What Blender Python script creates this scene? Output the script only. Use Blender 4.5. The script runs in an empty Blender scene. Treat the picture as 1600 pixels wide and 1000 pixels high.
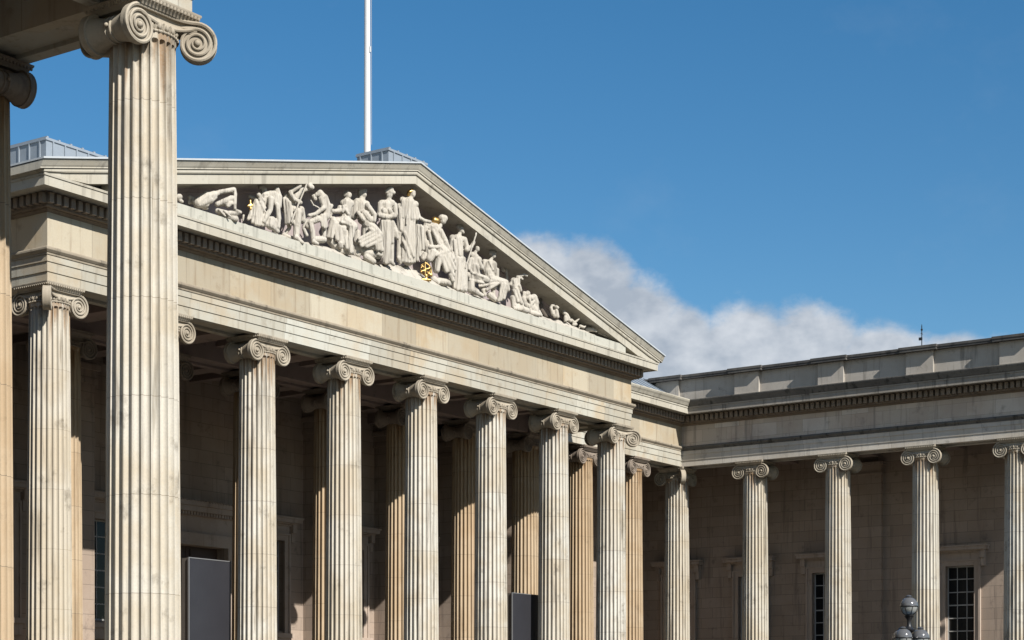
import bpy, bmesh, math, random
from mathutils import Vector, Matrix
random.seed(7)
R_ = math.radians
scene = bpy.context.scene
COL = scene.collection

# ------------------------------------------------------------------ camera
CAM_Z = 1.70
cam_d = bpy.data.cameras.new('camera')
cam = bpy.data.objects.new('camera', cam_d)
COL.objects.link(cam)
cam_d.sensor_width = 36.0
cam_d.lens = 65.774
cam_d.shift_y = 0.38908
cam_d.clip_start = 0.5
cam_d.clip_end = 5000
cam.location = (-43.8546, -49.8114, CAM_Z)
cam.rotation_euler = (R_(90) + 0.00181, 0, -R_(55.2565))
scene.camera = cam

# ------------------------------------------------------------------ light
SUN_AZ = R_(180 + 16.4)      # compass azimuth, clockwise from north (+Y)
SUN_EL = R_(36.5)
sd = Vector((math.sin(SUN_AZ) * math.cos(SUN_EL), math.cos(SUN_AZ) * math.cos(SUN_EL), math.sin(SUN_EL)))
sun_d = bpy.data.lights.new('sun', 'SUN')
sun_d.energy = 5.0
sun_d.angle = R_(0.53)
sun_d.color = (1.0, 0.96, 0.905)
sun = bpy.data.objects.new('sun', sun_d)
COL.objects.link(sun)
sun.rotation_euler = sd.to_track_quat('Z', 'Y').to_euler()
sun.location = (0, -60, 60)

scene.view_settings.view_transform = 'Standard'
scene.view_settings.look = 'None'
scene.view_settings.exposure = 0.70
scene.view_settings.gamma = 1.0
try:
    scene.cycles.max_bounces = 6
    scene.cycles.diffuse_bounces = 2
    scene.cycles.use_denoising = True
except Exception:
    pass

# ------------------------------------------------------------------ sky
world = bpy.data.worlds.new('World')
scene.world = world
world.use_nodes = True


def N(nt, typ, **kw):
    n = nt.nodes.new(typ)
    for k, v in kw.items():
        setattr(n, k, v)
    return n


def math_node(nt, op, a, b=None, c=None, clamp=False):
    n = nt.nodes.new('ShaderNodeMath')
    n.operation = op
    n.use_clamp = clamp
    for i, x in enumerate((a, b, c)):
        if x is None:
            continue
        if isinstance(x, (int, float)):
            n.inputs[i].default_value = x
        else:
            nt.links.new(x, n.inputs[i])
    return n.outputs[0]


def build_sky():
    nt = world.node_tree
    nt.nodes.clear()
    out = N(nt, 'ShaderNodeOutputWorld')
    bg = N(nt, 'ShaderNodeBackground')
    bg.inputs['Strength'].default_value = SKY_STRENGTH
    sky = N(nt, 'ShaderNodeTexSky')
    sky.sky_type = 'NISHITA'
    sky.sun_disc = False
    sky.sun_elevation = SUN_EL
    sky.sun_rotation = SUN_AZ
    sky.altitude = 50
    sky.air_density = 1.0
    sky.dust_density = 0.4
    sky.ozone_density = 2.0
    hs = N(nt, 'ShaderNodeHueSaturation')
    hs.inputs['Hue'].default_value = SKY_HUE
    hs.inputs['Saturation'].default_value = SKY_SAT
    hs.inputs['Value'].default_value = SKY_VAL
    nt.links.new(sky.outputs[0], hs.inputs['Color'])
    # cumulus low in the north-east, plus unseen banks added for fill light, laid out by compass bearing and height
    tc = N(nt, 'ShaderNodeTexCoord')
    sep = N(nt, 'ShaderNodeSeparateXYZ')
    nt.links.new(tc.outputs['Generated'], sep.inputs[0])
    az = math_node(nt, 'MULTIPLY', math_node(nt, 'ARCTAN2', sep.outputs[0], sep.outputs[1]), 57.29578)
    el = math_node(nt, 'MULTIPLY', math_node(nt, 'ARCSINE', sep.outputs[2]), 57.29578)
    blobs = CLOUDS_AND_FILL
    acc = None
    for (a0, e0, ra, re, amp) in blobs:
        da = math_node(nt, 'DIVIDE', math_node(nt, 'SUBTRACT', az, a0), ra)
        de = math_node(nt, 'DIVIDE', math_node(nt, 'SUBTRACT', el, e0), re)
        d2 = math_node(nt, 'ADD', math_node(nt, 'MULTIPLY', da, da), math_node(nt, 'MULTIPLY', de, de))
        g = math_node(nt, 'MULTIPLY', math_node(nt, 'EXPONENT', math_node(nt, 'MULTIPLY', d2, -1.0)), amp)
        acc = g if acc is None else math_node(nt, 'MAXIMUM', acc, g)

    def noise(scale, detail, rough, off=(0, 0, 0)):
        mp = N(nt, 'ShaderNodeMapping')
        mp.inputs['Scale'].default_value = (scale, scale, scale * 1.5)
        mp.inputs['Location'].default_value = off
        nt.links.new(tc.outputs['Generated'], mp.inputs[0])
        n = N(nt, 'ShaderNodeTexNoise')
        n.inputs['Scale'].default_value = 1.0
        n.inputs['Detail'].default_value = detail
        n.inputs['Roughness'].default_value = rough
        nt.links.new(mp.outputs[0], n.inputs['Vector'])
        return n.outputs[0]

    n1 = noise(26, 6, 0.6)
    n2 = noise(90, 4, 0.6, (3, 1, 2))
    dens = math_node(nt, 'ADD', acc, math_node(nt, 'MULTIPLY', math_node(nt, 'SUBTRACT', n1, 0.5), 0.5))
    dens = math_node(nt, 'ADD', dens, math_node(nt, 'MULTIPLY', math_node(nt, 'SUBTRACT', n2, 0.5), 0.22))
    mr = N(nt, 'ShaderNodeMapRange')
    mr.interpolation_type = 'SMOOTHSTEP'
    mr.inputs['From Min'].default_value = 0.30
    mr.inputs['From Max'].default_value = 0.60
    nt.links.new(dens, mr.inputs['Value'])
    # wisps
    n3 = noise(13, 5, 0.65, (5, 2, 8))
    mr2 = N(nt, 'ShaderNodeMapRange')
    mr2.inputs['From Min'].default_value = 0.56
    mr2.inputs['From Max'].default_value = 0.9
    nt.links.new(n3, mr2.inputs['Value'])
    wisp = math_node(nt, 'MULTIPLY', mr2.outputs[0], 0.06)
    mask = math_node(nt, 'MAXIMUM', math_node(nt, 'MULTIPLY', mr.outputs[0], 0.93), wisp)
    # cloud tone: bright edges, greyer body
    n4 = noise(38, 4, 0.55, (1, 7, 4))
    tone = N(nt, 'ShaderNodeMapRange')
    tone.inputs['From Min'].default_value = 0.36
    tone.inputs['From Max'].default_value = 0.66
    nt.links.new(n4, tone.inputs['Value'])
    cr = N(nt, 'ShaderNodeMix', data_type='RGBA')
    cr.inputs[6].default_value = CLOUD_DARK
    cr.inputs[7].default_value = CLOUD_LIGHT
    nt.links.new(tone.outputs[0], cr.inputs[0])
    mix = N(nt, 'ShaderNodeMix', data_type='RGBA')
    nt.links.new(mask, mix.inputs[0])
    nt.links.new(hs.outputs[0], mix.inputs[6])
    nt.links.new(cr.outputs[2], mix.inputs[7])
    nt.links.new(mix.outputs[2], bg.inputs['Color'])
    nt.links.new(bg.outputs[0], out.inputs['Surface'])


SKY_STRENGTH = 0.05
SKY_HUE, SKY_SAT, SKY_VAL = 0.496, 1.36, 1.36
CLOUD_DARK = (5.2, 5.8, 6.7, 1)
CLOUD_LIGHT = (8.3, 8.7, 9.3, 1)
CLOUDS_AND_FILL = [(56.2, 12.6, 1.9, 2.1, 1.0), (57.6, 12.4, 1.9, 2.2, 1.0), (58.9, 11.4, 1.7, 2.2, 1.0), (60.4, 11.0, 1.6, 1.6, 0.95),
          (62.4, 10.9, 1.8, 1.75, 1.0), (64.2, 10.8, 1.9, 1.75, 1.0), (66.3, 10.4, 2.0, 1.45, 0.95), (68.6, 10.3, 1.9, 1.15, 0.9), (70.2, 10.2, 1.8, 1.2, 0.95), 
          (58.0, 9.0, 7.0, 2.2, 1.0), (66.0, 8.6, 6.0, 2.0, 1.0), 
          (-98.0, 20.0, 34.0, 12.0, 1.0), (-40.0, 16.0, 30.0, 8.0, 0.9)]  # west and north-west banks, out of view, added to raise neutral fill light
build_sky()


# ------------------------------------------------------------------ materials
def new_mat(name):
    m = bpy.data.materials.new(name)
    m.use_nodes = True
    nt = m.node_tree
    b = nt.nodes['Principled BSDF']
    b.inputs['Specular IOR Level'].default_value = 0.25
    return m, nt, b


def tex_noise(nt, vec, scale, detail=4, rough=0.55, stretch=None):
    if stretch:
        mp = N(nt, 'ShaderNodeMapping')
        mp.inputs['Scale'].default_value = stretch
        nt.links.new(vec, mp.inputs[0])
        vec = mp.outputs[0]
    n = N(nt, 'ShaderNodeTexNoise')
    n.inputs['Scale'].default_value = scale
    n.inputs['Detail'].default_value = detail
    n.inputs['Roughness'].default_value = rough
    nt.links.new(vec, n.inputs['Vector'])
    return n.outputs[0]


def ramp(nt, fac, a, b, smooth=True):
    m = N(nt, 'ShaderNodeMapRange')
    if smooth:
        m.interpolation_type = 'SMOOTHSTEP'
    m.inputs['From Min'].default_value = a
    m.inputs['From Max'].default_value = b
    nt.links.new(fac, m.inputs['Value'])
    return m.outputs[0]


def mixc(nt, fac, a, b, blend='MIX'):
    m = N(nt, 'ShaderNodeMix', data_type='RGBA')
    m.blend_type = blend
    for sock, x in ((m.inputs[0], fac), (m.inputs[6], a), (m.inputs[7], b)):
        if isinstance(x, (int, float)):
            sock.default_value = x
        elif isinstance(x, (tuple, list)):
            sock.default_value = (*x, 1) if len(x) == 3 else x
        else:
            nt.links.new(x, sock)
    return m.outputs[2]


ALB = 0.62          # weathered London limestone is darker than it looks in sunshine


def stone(name, base, tint, dirt, tint_amt=0.6, dirt_amt=0.5, streak=0.5, blocks=None, joint=(0.12, 0.10, 0.08), joint_amt=0.6,
          grain=0.25, bump=0.25, rough=0.85, drums=False, block_var=0.5, patch=None, folds=0.0):
    """weathered limestone: large tint patches, run-off streaks, fine grain, optional ashlar joints or drum joints"""
    base, tint, dirt, joint = [tuple(x * ALB for x in c) for c in (base, tint, dirt, joint)]
    patch = tuple(x * ALB for x in patch) if patch else None
    m, nt, b = new_mat(name)
    tc = N(nt, 'ShaderNodeTexCoord')
    oi = N(nt, 'ShaderNodeObjectInfo')
    off = N(nt, 'ShaderNodeVectorMath', operation='MULTIPLY_ADD')
    off.inputs[1].default_value = (1, 1, 1)
    nt.links.new(tc.outputs['Object'], off.inputs[0])
    comb = N(nt, 'ShaderNodeCombineXYZ')
    rnd = math_node(nt, 'MULTIPLY', oi.outputs['Random'], 61.0)
    nt.links.new(rnd, comb.inputs[0])
    nt.links.new(math_node(nt, 'MULTIPLY', oi.outputs['Random'], 37.0), comb.inputs[1])
    nt.links.new(math_node(nt, 'MULTIPLY', oi.outputs['Random'], 3.0 if drums else 17.0), comb.inputs[2])
    nt.links.new(comb.outputs[0], off.inputs[2])
    v = off.outputs[0]
    obj = tc.outputs['Object']
    big = ramp(nt, tex_noise(nt, v, 0.55, 5, 0.62), 0.40, 0.64)
    col = mixc(nt, math_node(nt, 'MULTIPLY', big, tint_amt), base, tint)
    bumph = None
    if blocks:
        bw, bh = blocks
        sep = N(nt, 'ShaderNodeSeparateXYZ')
        nt.links.new(obj, sep.inputs[0])
        cb = N(nt, 'ShaderNodeCombineXYZ')
        nt.links.new(math_node(nt, 'ADD', sep.outputs[0], sep.outputs[1]), cb.inputs[0])
        nt.links.new(sep.outputs[2], cb.inputs[1])
        br = N(nt, 'ShaderNodeTexBrick')
        br.offset = 0.5
        br.inputs['Scale'].default_value = 1.0
        br.inputs['Brick Width'].default_value = bw
        br.inputs['Row Height'].default_value = bh
        br.inputs['Mortar Size'].default_value = 0.013
        br.inputs['Mortar Smooth'].default_value = 0.3
        br.inputs['Bias'].default_value = 0.0
        br.inputs['Color1'].default_value = (0, 0, 0, 1)
        br.inputs['Color2'].default_value = (1, 1, 1, 1)
        br.inputs['Mortar'].default_value = (0.5, 0.5, 0.5, 1)
        nt.links.new(cb.outputs[0], br.inputs['Vector'])
        bv = N(nt, 'ShaderNodeSeparateColor')
        nt.links.new(br.outputs['Color'], bv.inputs[0])
        r = bv.outputs[0]
        dark = tuple(c * 0.72 for c in base)
        lite = tuple(min(1, c * 1.12) for c in base)
        if patch:
            lite = patch
        k1 = math_node(nt, 'MULTIPLY', ramp(nt, r, 0.55, 0.1, False), block_var)
        col = mixc(nt, k1, col, dark)
        k2 = math_node(nt, 'MULTIPLY', ramp(nt, r, 0.72, 0.98, False), block_var)
        col = mixc(nt, k2, col, lite)
        col = mixc(nt, math_node(nt, 'MULTIPLY', br.outputs['Fac'], joint_amt), col, joint)
        bumph = math_node(nt, 'MULTIPLY', br.outputs['Fac'], -0.6)
    if drums:
        sep = N(nt, 'ShaderNodeSeparateXYZ')
        nt.links.new(v, sep.inputs[0])
        seg = math_node(nt, 'DIVIDE', sep.outputs[2], 2.05)
        fr = math_node(nt, 'FRACT', seg)
        j = math_node(nt, 'LESS_THAN', fr, 0.0075)
        drum_id = math_node(nt, 'FLOOR', seg)
        wn = N(nt, 'ShaderNodeTexWhiteNoise', noise_dimensions='2D')
        c2 = N(nt, 'ShaderNodeCombineXYZ')
        nt.links.new(drum_id, c2.inputs[0])
        nt.links.new(rnd, c2.inputs[1])
        nt.links.new(c2.outputs[0], wn.inputs['Vector'])
        col = mixc(nt, math_node(nt, 'MULTIPLY', ramp(nt, wn.outputs['Value'], 0.45, 1.0), 0.55 * tint_amt), col, tint)
        col = mixc(nt, math_node(nt, 'MULTIPLY', j, joint_amt), col, joint)
        # some shafts are browner than their neighbours all over
        col = mixc(nt, math_node(nt, 'MULTIPLY', ramp(nt, oi.outputs['Random'], 0.35, 1.0, False), 0.55 * tint_amt), col, tint)
        # rust-brown run-off under the capital
        s2 = N(nt, 'ShaderNodeSeparateXYZ')
        nt.links.new(obj, s2.inputs[0])
        nz = tex_noise(nt, v, 4.2, 3, 0.6, (1, 1, 0.07))
        top = math_node(nt, 'ADD', s2.outputs[2], math_node(nt, 'MULTIPLY', math_node(nt, 'SUBTRACT', nz, 0.5), 5.5))
        col = mixc(nt, math_node(nt, 'MULTIPLY', ramp(nt, top, 12.75, 13.9), 0.9), col, (0.22, 0.13, 0.06))
    st = tex_noise(nt, v, 3.2, 4, 0.62, (1, 1, 0.07))
    col = mixc(nt, math_node(nt, 'MULTIPLY', ramp(nt, st, 0.52, 0.72), streak), col, dirt)
    d = tex_noise(nt, v, 1.4, 6, 0.68)
    col = mixc(nt, math_node(nt, 'MULTIPLY', ramp(nt, d, 0.56, 0.72), dirt_amt), col, dirt)
    g = tex_noise(nt, v, 22, 5, 0.7)
    col = mixc(nt, math_node(nt, 'MULTIPLY', ramp(nt, g, 0.35, 0.75, False), grain), col, tuple(c * 0.6 for c in base))
    nt.links.new(col, b.inputs['Base Color'])
    b.inputs['Roughness'].default_value = rough
    bp = N(nt, 'ShaderNodeBump')
    bp.inputs['Strength'].default_value = bump
    bp.inputs['Distance'].default_value = 0.03
    hgt = math_node(nt, 'ADD', math_node(nt, 'MULTIPLY', g, 0.5), math_node(nt, 'MULTIPLY', d, 0.8))
    if bumph is not None:
        hgt = math_node(nt, 'ADD', hgt, bumph)
    if folds:
        fz = tex_noise(nt, v, 9.0, 2, 0.45, (1, 1, 0.13))
        fz = math_node(nt, 'ABSOLUTE', math_node(nt, 'SUBTRACT', fz, 0.5))
        hgt = math_node(nt, 'ADD', hgt, math_node(nt, 'MULTIPLY', fz, folds))
    nt.links.new(hgt, bp.inputs['Height'])
    nt.links.new(bp.outputs[0], b.inputs['Normal'])
    return m


def plain(name, col, rough=0.5, metal=0.0, var=0.15, scale=6, spec=0.4, bump=0.05):
    if not metal:
        col = tuple(x * ALB for x in col)
    m, nt, b = new_mat(name)
    tc = N(nt, 'ShaderNodeTexCoord')
    n = tex_noise(nt, tc.outputs['Object'], scale, 5, 0.6)
    c = mixc(nt, math_node(nt, 'MULTIPLY', ramp(nt, n, 0.3, 0.75, False), var), col, tuple(x * 0.45 for x in col))
    nt.links.new(c, b.inputs['Base Color'])
    b.inputs['Roughness'].default_value = rough
    b.inputs['Metallic'].default_value = metal
    b.inputs['Specular IOR Level'].default_value = spec
    bp = N(nt, 'ShaderNodeBump')
    bp.inputs['Strength'].default_value = bump
    bp.inputs['Distance'].default_value = 0.02
    nt.links.new(n, bp.inputs['Height'])
    nt.links.new(bp.outputs[0], b.inputs['Normal'])
    return m


M = {}
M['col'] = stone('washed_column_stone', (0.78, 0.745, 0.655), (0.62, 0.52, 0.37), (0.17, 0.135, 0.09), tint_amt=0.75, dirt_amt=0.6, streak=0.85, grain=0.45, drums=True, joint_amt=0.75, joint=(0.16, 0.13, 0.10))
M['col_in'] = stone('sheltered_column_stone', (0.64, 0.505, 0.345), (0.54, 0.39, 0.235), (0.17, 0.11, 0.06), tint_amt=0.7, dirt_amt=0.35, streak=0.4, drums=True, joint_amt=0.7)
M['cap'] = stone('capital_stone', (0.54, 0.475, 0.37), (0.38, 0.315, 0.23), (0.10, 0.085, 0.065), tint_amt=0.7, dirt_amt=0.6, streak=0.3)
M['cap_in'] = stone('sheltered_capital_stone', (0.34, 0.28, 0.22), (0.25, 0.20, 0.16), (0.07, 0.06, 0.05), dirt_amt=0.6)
M['arch'] = stone('architrave_stone', (0.62, 0.59, 0.49), (0.58, 0.44, 0.27), (0.24, 0.19, 0.13), tint_amt=0.8, dirt_amt=0.45, streak=0.5, blocks=(2.63, 30.0), joint_amt=0.5, block_var=0.6, patch=(0.68, 0.69, 0.62))
M['frieze'] = stone('frieze_stone', (0.60, 0.525, 0.39), (0.56, 0.41, 0.235), (0.28, 0.20, 0.12), tint_amt=0.75, dirt_amt=0.5, streak=0.6, blocks=(2.3, 30.0), joint_amt=0.5, block_var=0.75, patch=(0.66, 0.60, 0.47))
M['corn'] = stone('cornice_stone', (0.62, 0.58, 0.48), (0.56, 0.50, 0.38), (0.16, 0.14, 0.11), tint_amt=0.5, dirt_amt=0.45, streak=0.45, blocks=(1.9, 40.0), joint_amt=0.3, block_var=0.25)
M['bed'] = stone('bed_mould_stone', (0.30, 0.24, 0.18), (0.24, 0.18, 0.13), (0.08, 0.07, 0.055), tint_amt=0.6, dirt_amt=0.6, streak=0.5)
M['moss'] = stone('ledge_stone', (0.62, 0.60, 0.51), (0.55, 0.54, 0.46), (0.06, 0.065, 0.05), tint_amt=0.5, dirt_amt=0.7, streak=0.5)
M['wing'] = stone('wing_frieze_stone', (0.84, 0.73, 0.60), (0.68, 0.54, 0.43), (0.26, 0.23, 0.20), tint_amt=0.7, dirt_amt=0.5, streak=0.6, blocks=(1.6, 0.72), joint_amt=0.35, block_var=0.6, patch=(0.98, 0.94, 0.86))
M['sooty'] = stone('sooty_cornice_stone', (0.17, 0.16, 0.145), (0.32, 0.30, 0.255), (0.035, 0.034, 0.03), tint_amt=0.5, dirt_amt=0.85, streak=0.9, blocks=(1.7, 40), joint_amt=0.4)
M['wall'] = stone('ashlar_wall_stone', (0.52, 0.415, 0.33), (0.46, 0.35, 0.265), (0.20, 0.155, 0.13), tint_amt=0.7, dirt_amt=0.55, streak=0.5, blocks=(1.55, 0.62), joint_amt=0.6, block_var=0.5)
M['trim'] = stone('window_trim_stone', (0.60, 0.49, 0.40), (0.52, 0.40, 0.31), (0.13, 0.10, 0.08), tint_amt=0.6, dirt_amt=0.4, streak=0.4)
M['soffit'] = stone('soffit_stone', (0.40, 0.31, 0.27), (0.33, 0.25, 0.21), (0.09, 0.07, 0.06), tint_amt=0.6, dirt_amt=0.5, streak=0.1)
M['tymp'] = stone('tympanum_stone', (0.50, 0.42, 0.40), (0.44, 0.38, 0.40), (0.22, 0.18, 0.17), tint_amt=0.7, dirt_amt=0.5, streak=0.3)
M['statue'] = stone('statue_stone', (0.67, 0.62, 0.53), (0.54, 0.49, 0.40), (0.13, 0.11, 0.09), tint_amt=0.5, dirt_amt=0.6, streak=0.55, folds=7.0, bump=0.5)
M['dark_stone'] = stone('sooty_carved_stone', (0.12, 0.10, 0.085), (0.16, 0.13, 0.10), (0.05, 0.045, 0.04))
M['lead'] = plain('lead_roof', (0.33, 0.38, 0.43), 0.55, 0.0, 0.3, 2.5)
M['flash'] = plain('lead_flashing', (0.62, 0.66, 0.68), 0.5, 0.0, 0.25, 3)
M['paint'] = plain('white_paint', (0.80, 0.80, 0.79), 0.4, 0.0, 0.1, 3)
M['iron'] = plain('black_iron', (0.022, 0.022, 0.024), 0.42, 0.0, 0.4, 8)
M['panel'] = plain('dark_grey_panel', (0.040, 0.040, 0.047), 0.45, 0.0, 0.35, 0.8)
M['panel_side'] = plain('panel_side_board', (0.16, 0.14, 0.12), 0.6, 0.0, 0.3, 1.0)
M['panel_edge'] = plain('panel_edge_trim', (0.22, 0.22, 0.22), 0.4, 0.0, 0.1, 3)
M['gold'] = plain('gilding', (0.58, 0.39, 0.15), 0.42, 1.0, 0.75, 16)
M['sash'] = plain('painted_sash', (0.58, 0.58, 0.56), 0.5, 0.0, 0.15, 4)
M['door'] = plain('dark_timber_door', (0.10, 0.066, 0.05), 0.5, 0.0, 0.4, 3)
M['pave'] = stone('forecourt_paving', (0.075, 0.07, 0.065), (0.06, 0.056, 0.05), (0.04, 0.038, 0.035), blocks=None)
M['step'] = stone('step_stone', (0.48, 0.45, 0.39), (0.42, 0.38, 0.31), (0.2, 0.18, 0.15))


def glass_mat():
    m, nt, b = new_mat('dark_window_glass')
    b.inputs['IOR'].default_value = 1.28
    b.inputs['Base Color'].default_value = (0.012, 0.013, 0.014, 1)
    b.inputs['Roughness'].default_value = 0.06
    b.inputs['Specular IOR Level'].default_value = 0.5
    tc = N(nt, 'ShaderNodeTexCoord')
    n = tex_noise(nt, tc.outputs['Object'], 1.6, 2, 0.5)
    bp = N(nt, 'ShaderNodeBump')
    bp.inputs['Strength'].default_value = 0.08
    bp.inputs['Distance'].default_value = 0.05
    nt.links.new(n, bp.inputs['Height'])
    nt.links.new(bp.outputs[0], b.inputs['Normal'])
    return m


M['glass'] = glass_mat()


def globe_mat():
    m, nt, b = new_mat('lamp_globe_glass')
    b.inputs['Base Color'].default_value = (0.38, 0.39, 0.37, 1)
    b.inputs['Roughness'].default_value = 0.12
    b.inputs['Transmission Weight'].default_value = 0.45
    b.inputs['IOR'].default_value = 1.25
    b.inputs['Specular IOR Level'].default_value = 0.6
    return m


M['globe'] = globe_mat()
M['globe_cap'] = plain('lamp_smoked_cap', (0.15, 0.15, 0.15), 0.12, 0.0, 0.2, 5, 0.7)
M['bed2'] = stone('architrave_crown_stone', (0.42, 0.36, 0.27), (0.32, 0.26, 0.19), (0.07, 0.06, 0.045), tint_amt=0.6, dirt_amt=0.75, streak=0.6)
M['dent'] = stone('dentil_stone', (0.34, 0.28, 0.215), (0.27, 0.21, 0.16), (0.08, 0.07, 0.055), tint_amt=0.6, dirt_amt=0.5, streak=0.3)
M['wing_arch'] = stone('wing_architrave_stone', (0.82, 0.76, 0.66), (0.70, 0.60, 0.47), (0.17, 0.15, 0.125), tint_amt=0.6, dirt_amt=0.4, streak=0.4, blocks=(2.6, 30.0), joint_amt=0.4, block_var=0.4)
M['corn_e'] = stone('wing_cornice_stone', (0.46, 0.42, 0.36), (0.30, 0.27, 0.22), (0.055, 0.05, 0.045), tint_amt=0.6, dirt_amt=0.7, streak=0.8, blocks=(1.9, 40.0), joint_amt=0.3, block_var=0.25)
M['wing_parapet'] = stone('parapet_stone', (0.60, 0.55, 0.48), (0.50, 0.45, 0.38), (0.12, 0.11, 0.095), tint_amt=0.6, dirt_amt=0.5, streak=0.5)
M['sooty2'] = stone('sooty_coping_stone', (0.11, 0.105, 0.10), (0.25, 0.23, 0.20), (0.035, 0.035, 0.033), tint_amt=0.45, dirt_amt=0.8, streak=0.6)


# ------------------------------------------------------------------ helpers
class MB:
    """collects vertices and faces, then links them as ONE mesh object"""

    def __init__(self):
        self.v, self.f = [], []

    def add(self, vs, fs):
        k = len(self.v)
        self.v += [tuple(p) for p in vs]
        self.f += [tuple(i + k for i in f) for f in fs]
        return self

    def box(self, x0, x1, y0, y1, z0, z1):
        vs = [(x0, y0, z0), (x1, y0, z0), (x1, y1, z0), (x0, y1, z0), (x0, y0, z1), (x1, y0, z1), (x1, y1, z1), (x0, y1, z1)]
        return self.add(vs, [(0, 3, 2, 1), (4, 5, 6, 7), (0, 1, 5, 4), (1, 2, 6, 5), (2, 3, 7, 6), (3, 0, 4, 7)])

    def lathe(self, prof, seg=32, c=(0, 0, 0), axis='z'):
        vs, fs = [], []
        n = len(prof)
        for i in range(seg):
            a = 2 * math.pi * i / seg
            for r, z in prof:
                x, y = r * math.cos(a), r * math.sin(a)
                p = (x, y, z) if axis == 'z' else ((x, z, y) if axis == 'y' else (z, x, y))
                vs.append((p[0] + c[0], p[1] + c[1], p[2] + c[2]))
        for i in range(seg):
            j = (i + 1) % seg
            for k in range(n - 1):
                fs.append((i * n + k, j * n + k, j * n + k + 1, i * n + k + 1))
        fs.append(tuple(i * n for i in range(seg))[::-1])
        fs.append(tuple(i * n + n - 1 for i in range(seg)))
        return self.add(vs, fs)

    def tube(self, pts, rad, seg=8, closed=False, squash=None):
        """tube along pts (Vectors); rad number or list"""
        pts = [Vector(p) for p in pts]
        n = len(pts)
        if isinstance(rad, (int, float)):
            rad = [rad] * n
        vs, fs = [], []
        prev = None
        for i, p in enumerate(pts):
            t = (pts[min(i + 1, n - 1)] - pts[max(i - 1, 0)])
            if t.length < 1e-9:
                t = Vector((0, 0, 1))
            t.normalize()
            if prev is None:
                up = Vector((0, 0, 1)) if abs(t.z) < 0.9 else Vector((0, 1, 0))
                nrm = t.cross(up).normalized()
            else:
                nrm = (prev - t * prev.dot(t)).normalized()
            prev = nrm
            bn = t.cross(nrm)
            for k in range(seg):
                a = 2 * math.pi * k / seg
                vs.append(p + nrm * (rad[i] * math.cos(a)) + bn * (rad[i] * math.sin(a)))
        for i in range(n - 1):
            for k in range(seg):
                k2 = (k + 1) % seg
                fs.append((i * seg + k, i * seg + k2, (i + 1) * seg + k2, (i + 1) * seg + k))
        fs.append(tuple(range(seg))[::-1])
        fs.append(tuple((n - 1) * seg + k for k in range(seg)))
        return self.add(vs, fs)

    def ball(self, c, r, seg=10, rings=6, sz=1.0):
        prof = [(max(1e-4, r * math.sin(math.pi * i / rings)), -r * sz * math.cos(math.pi * i / rings)) for i in range(rings + 1)]
        return self.lathe(prof, seg, c)

    def capsule(self, a, ra, b, rb, seg=10):
        a, b = Vector(a), Vector(b)
        d = b - a
        L = d.length
        if L < 1e-4:
            return self.ball(a, max(ra, rb), seg, 6)
        t = d / L
        pts, rad = [], []
        for k in (90, 65, 40, 15):
            pts.append(a - t * ra * math.sin(R_(k)))
            rad.append(max(0.002, ra * math.cos(R_(k))))
        for k in (15, 40, 65, 90):
            pts.append(b + t * rb * math.sin(R_(k)))
            rad.append(max(0.002, rb * math.cos(R_(k))))
        return self.tube(pts, rad, seg)

    def sweep(self, path, prof, clampz=None, close_ends=True):
        """profile polygon (o outward to the right of travel, z) swept along a horizontal polyline with mitred corners"""
        n = len(path)
        P = [Vector((p[0], p[1])) for p in path]
        nr = []
        for i in range(n - 1):
            t = (P[i + 1] - P[i]).normalized()
            nr.append(Vector((t.y, -t.x)))
        vs, fs = [], []
        m = len(prof)
        for i in range(n):
            if i == 0:
                off = nr[0]
            elif i == n - 1:
                off = nr[-1]
            else:
                a, b = nr[i - 1], nr[i]
                off = (a + b) / (1 + a.dot(b))
            for o, z in prof:
                q = P[i] + off * o
                vs.append((q.x, q.y, z))
        for i in range(n - 1):
            for k in range(m):
                k2 = (k + 1) % m
                fs.append((i * m + k, (i + 1) * m + k, (i + 1) * m + k2, i * m + k2))
        if close_ends:
            fs.append(tuple(range(m)))
            fs.append(tuple((n - 1) * m + k for k in range(m))[::-1])
        return self.add(vs, fs)

    def build(self, name, mat, parent=None, origin=(0, 0, 0), smooth=False, loc=None, angle=None):
        me = bpy.data.meshes.new(name)
        o = Vector(origin)
        me.from_pydata([tuple(Vector(p) - o) for p in self.v], [], self.f)
        me.update()
        bm = bmesh.new()
        bm.from_mesh(me)
        bmesh.ops.recalc_face_normals(bm, faces=bm.faces)
        if smooth:
            for f in bm.faces:
                f.smooth = True
            if angle:
                for e in bm.edges:
                    if len(e.link_faces) == 2 and e.calc_face_angle(0) > R_(angle):
                        e.smooth = False
        bm.to_mesh(me)
        bm.free()
        me.materials.append(mat)
        ob = bpy.data.objects.new(name, me)
        COL.objects.link(ob)
        if parent is not None:
            ob.parent = parent
            if loc is not None:
                ob.location = loc
        else:
            ob.location = loc if loc is not None else origin
        return ob


def tag(o, label=None, cat=None, group=None, kind=None):
    if label:
        o['label'] = label
    if cat:
        o['category'] = cat
    if group:
        o['group'] = group
    if kind:
        o['kind'] = kind
    return o


def empty(name, loc, label, cat, group=None):
    o = bpy.data.objects.new(name, None)
    COL.objects.link(o)
    o.location = loc
    o.empty_display_size = 0.5
    return tag(o, label, cat, group)


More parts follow.
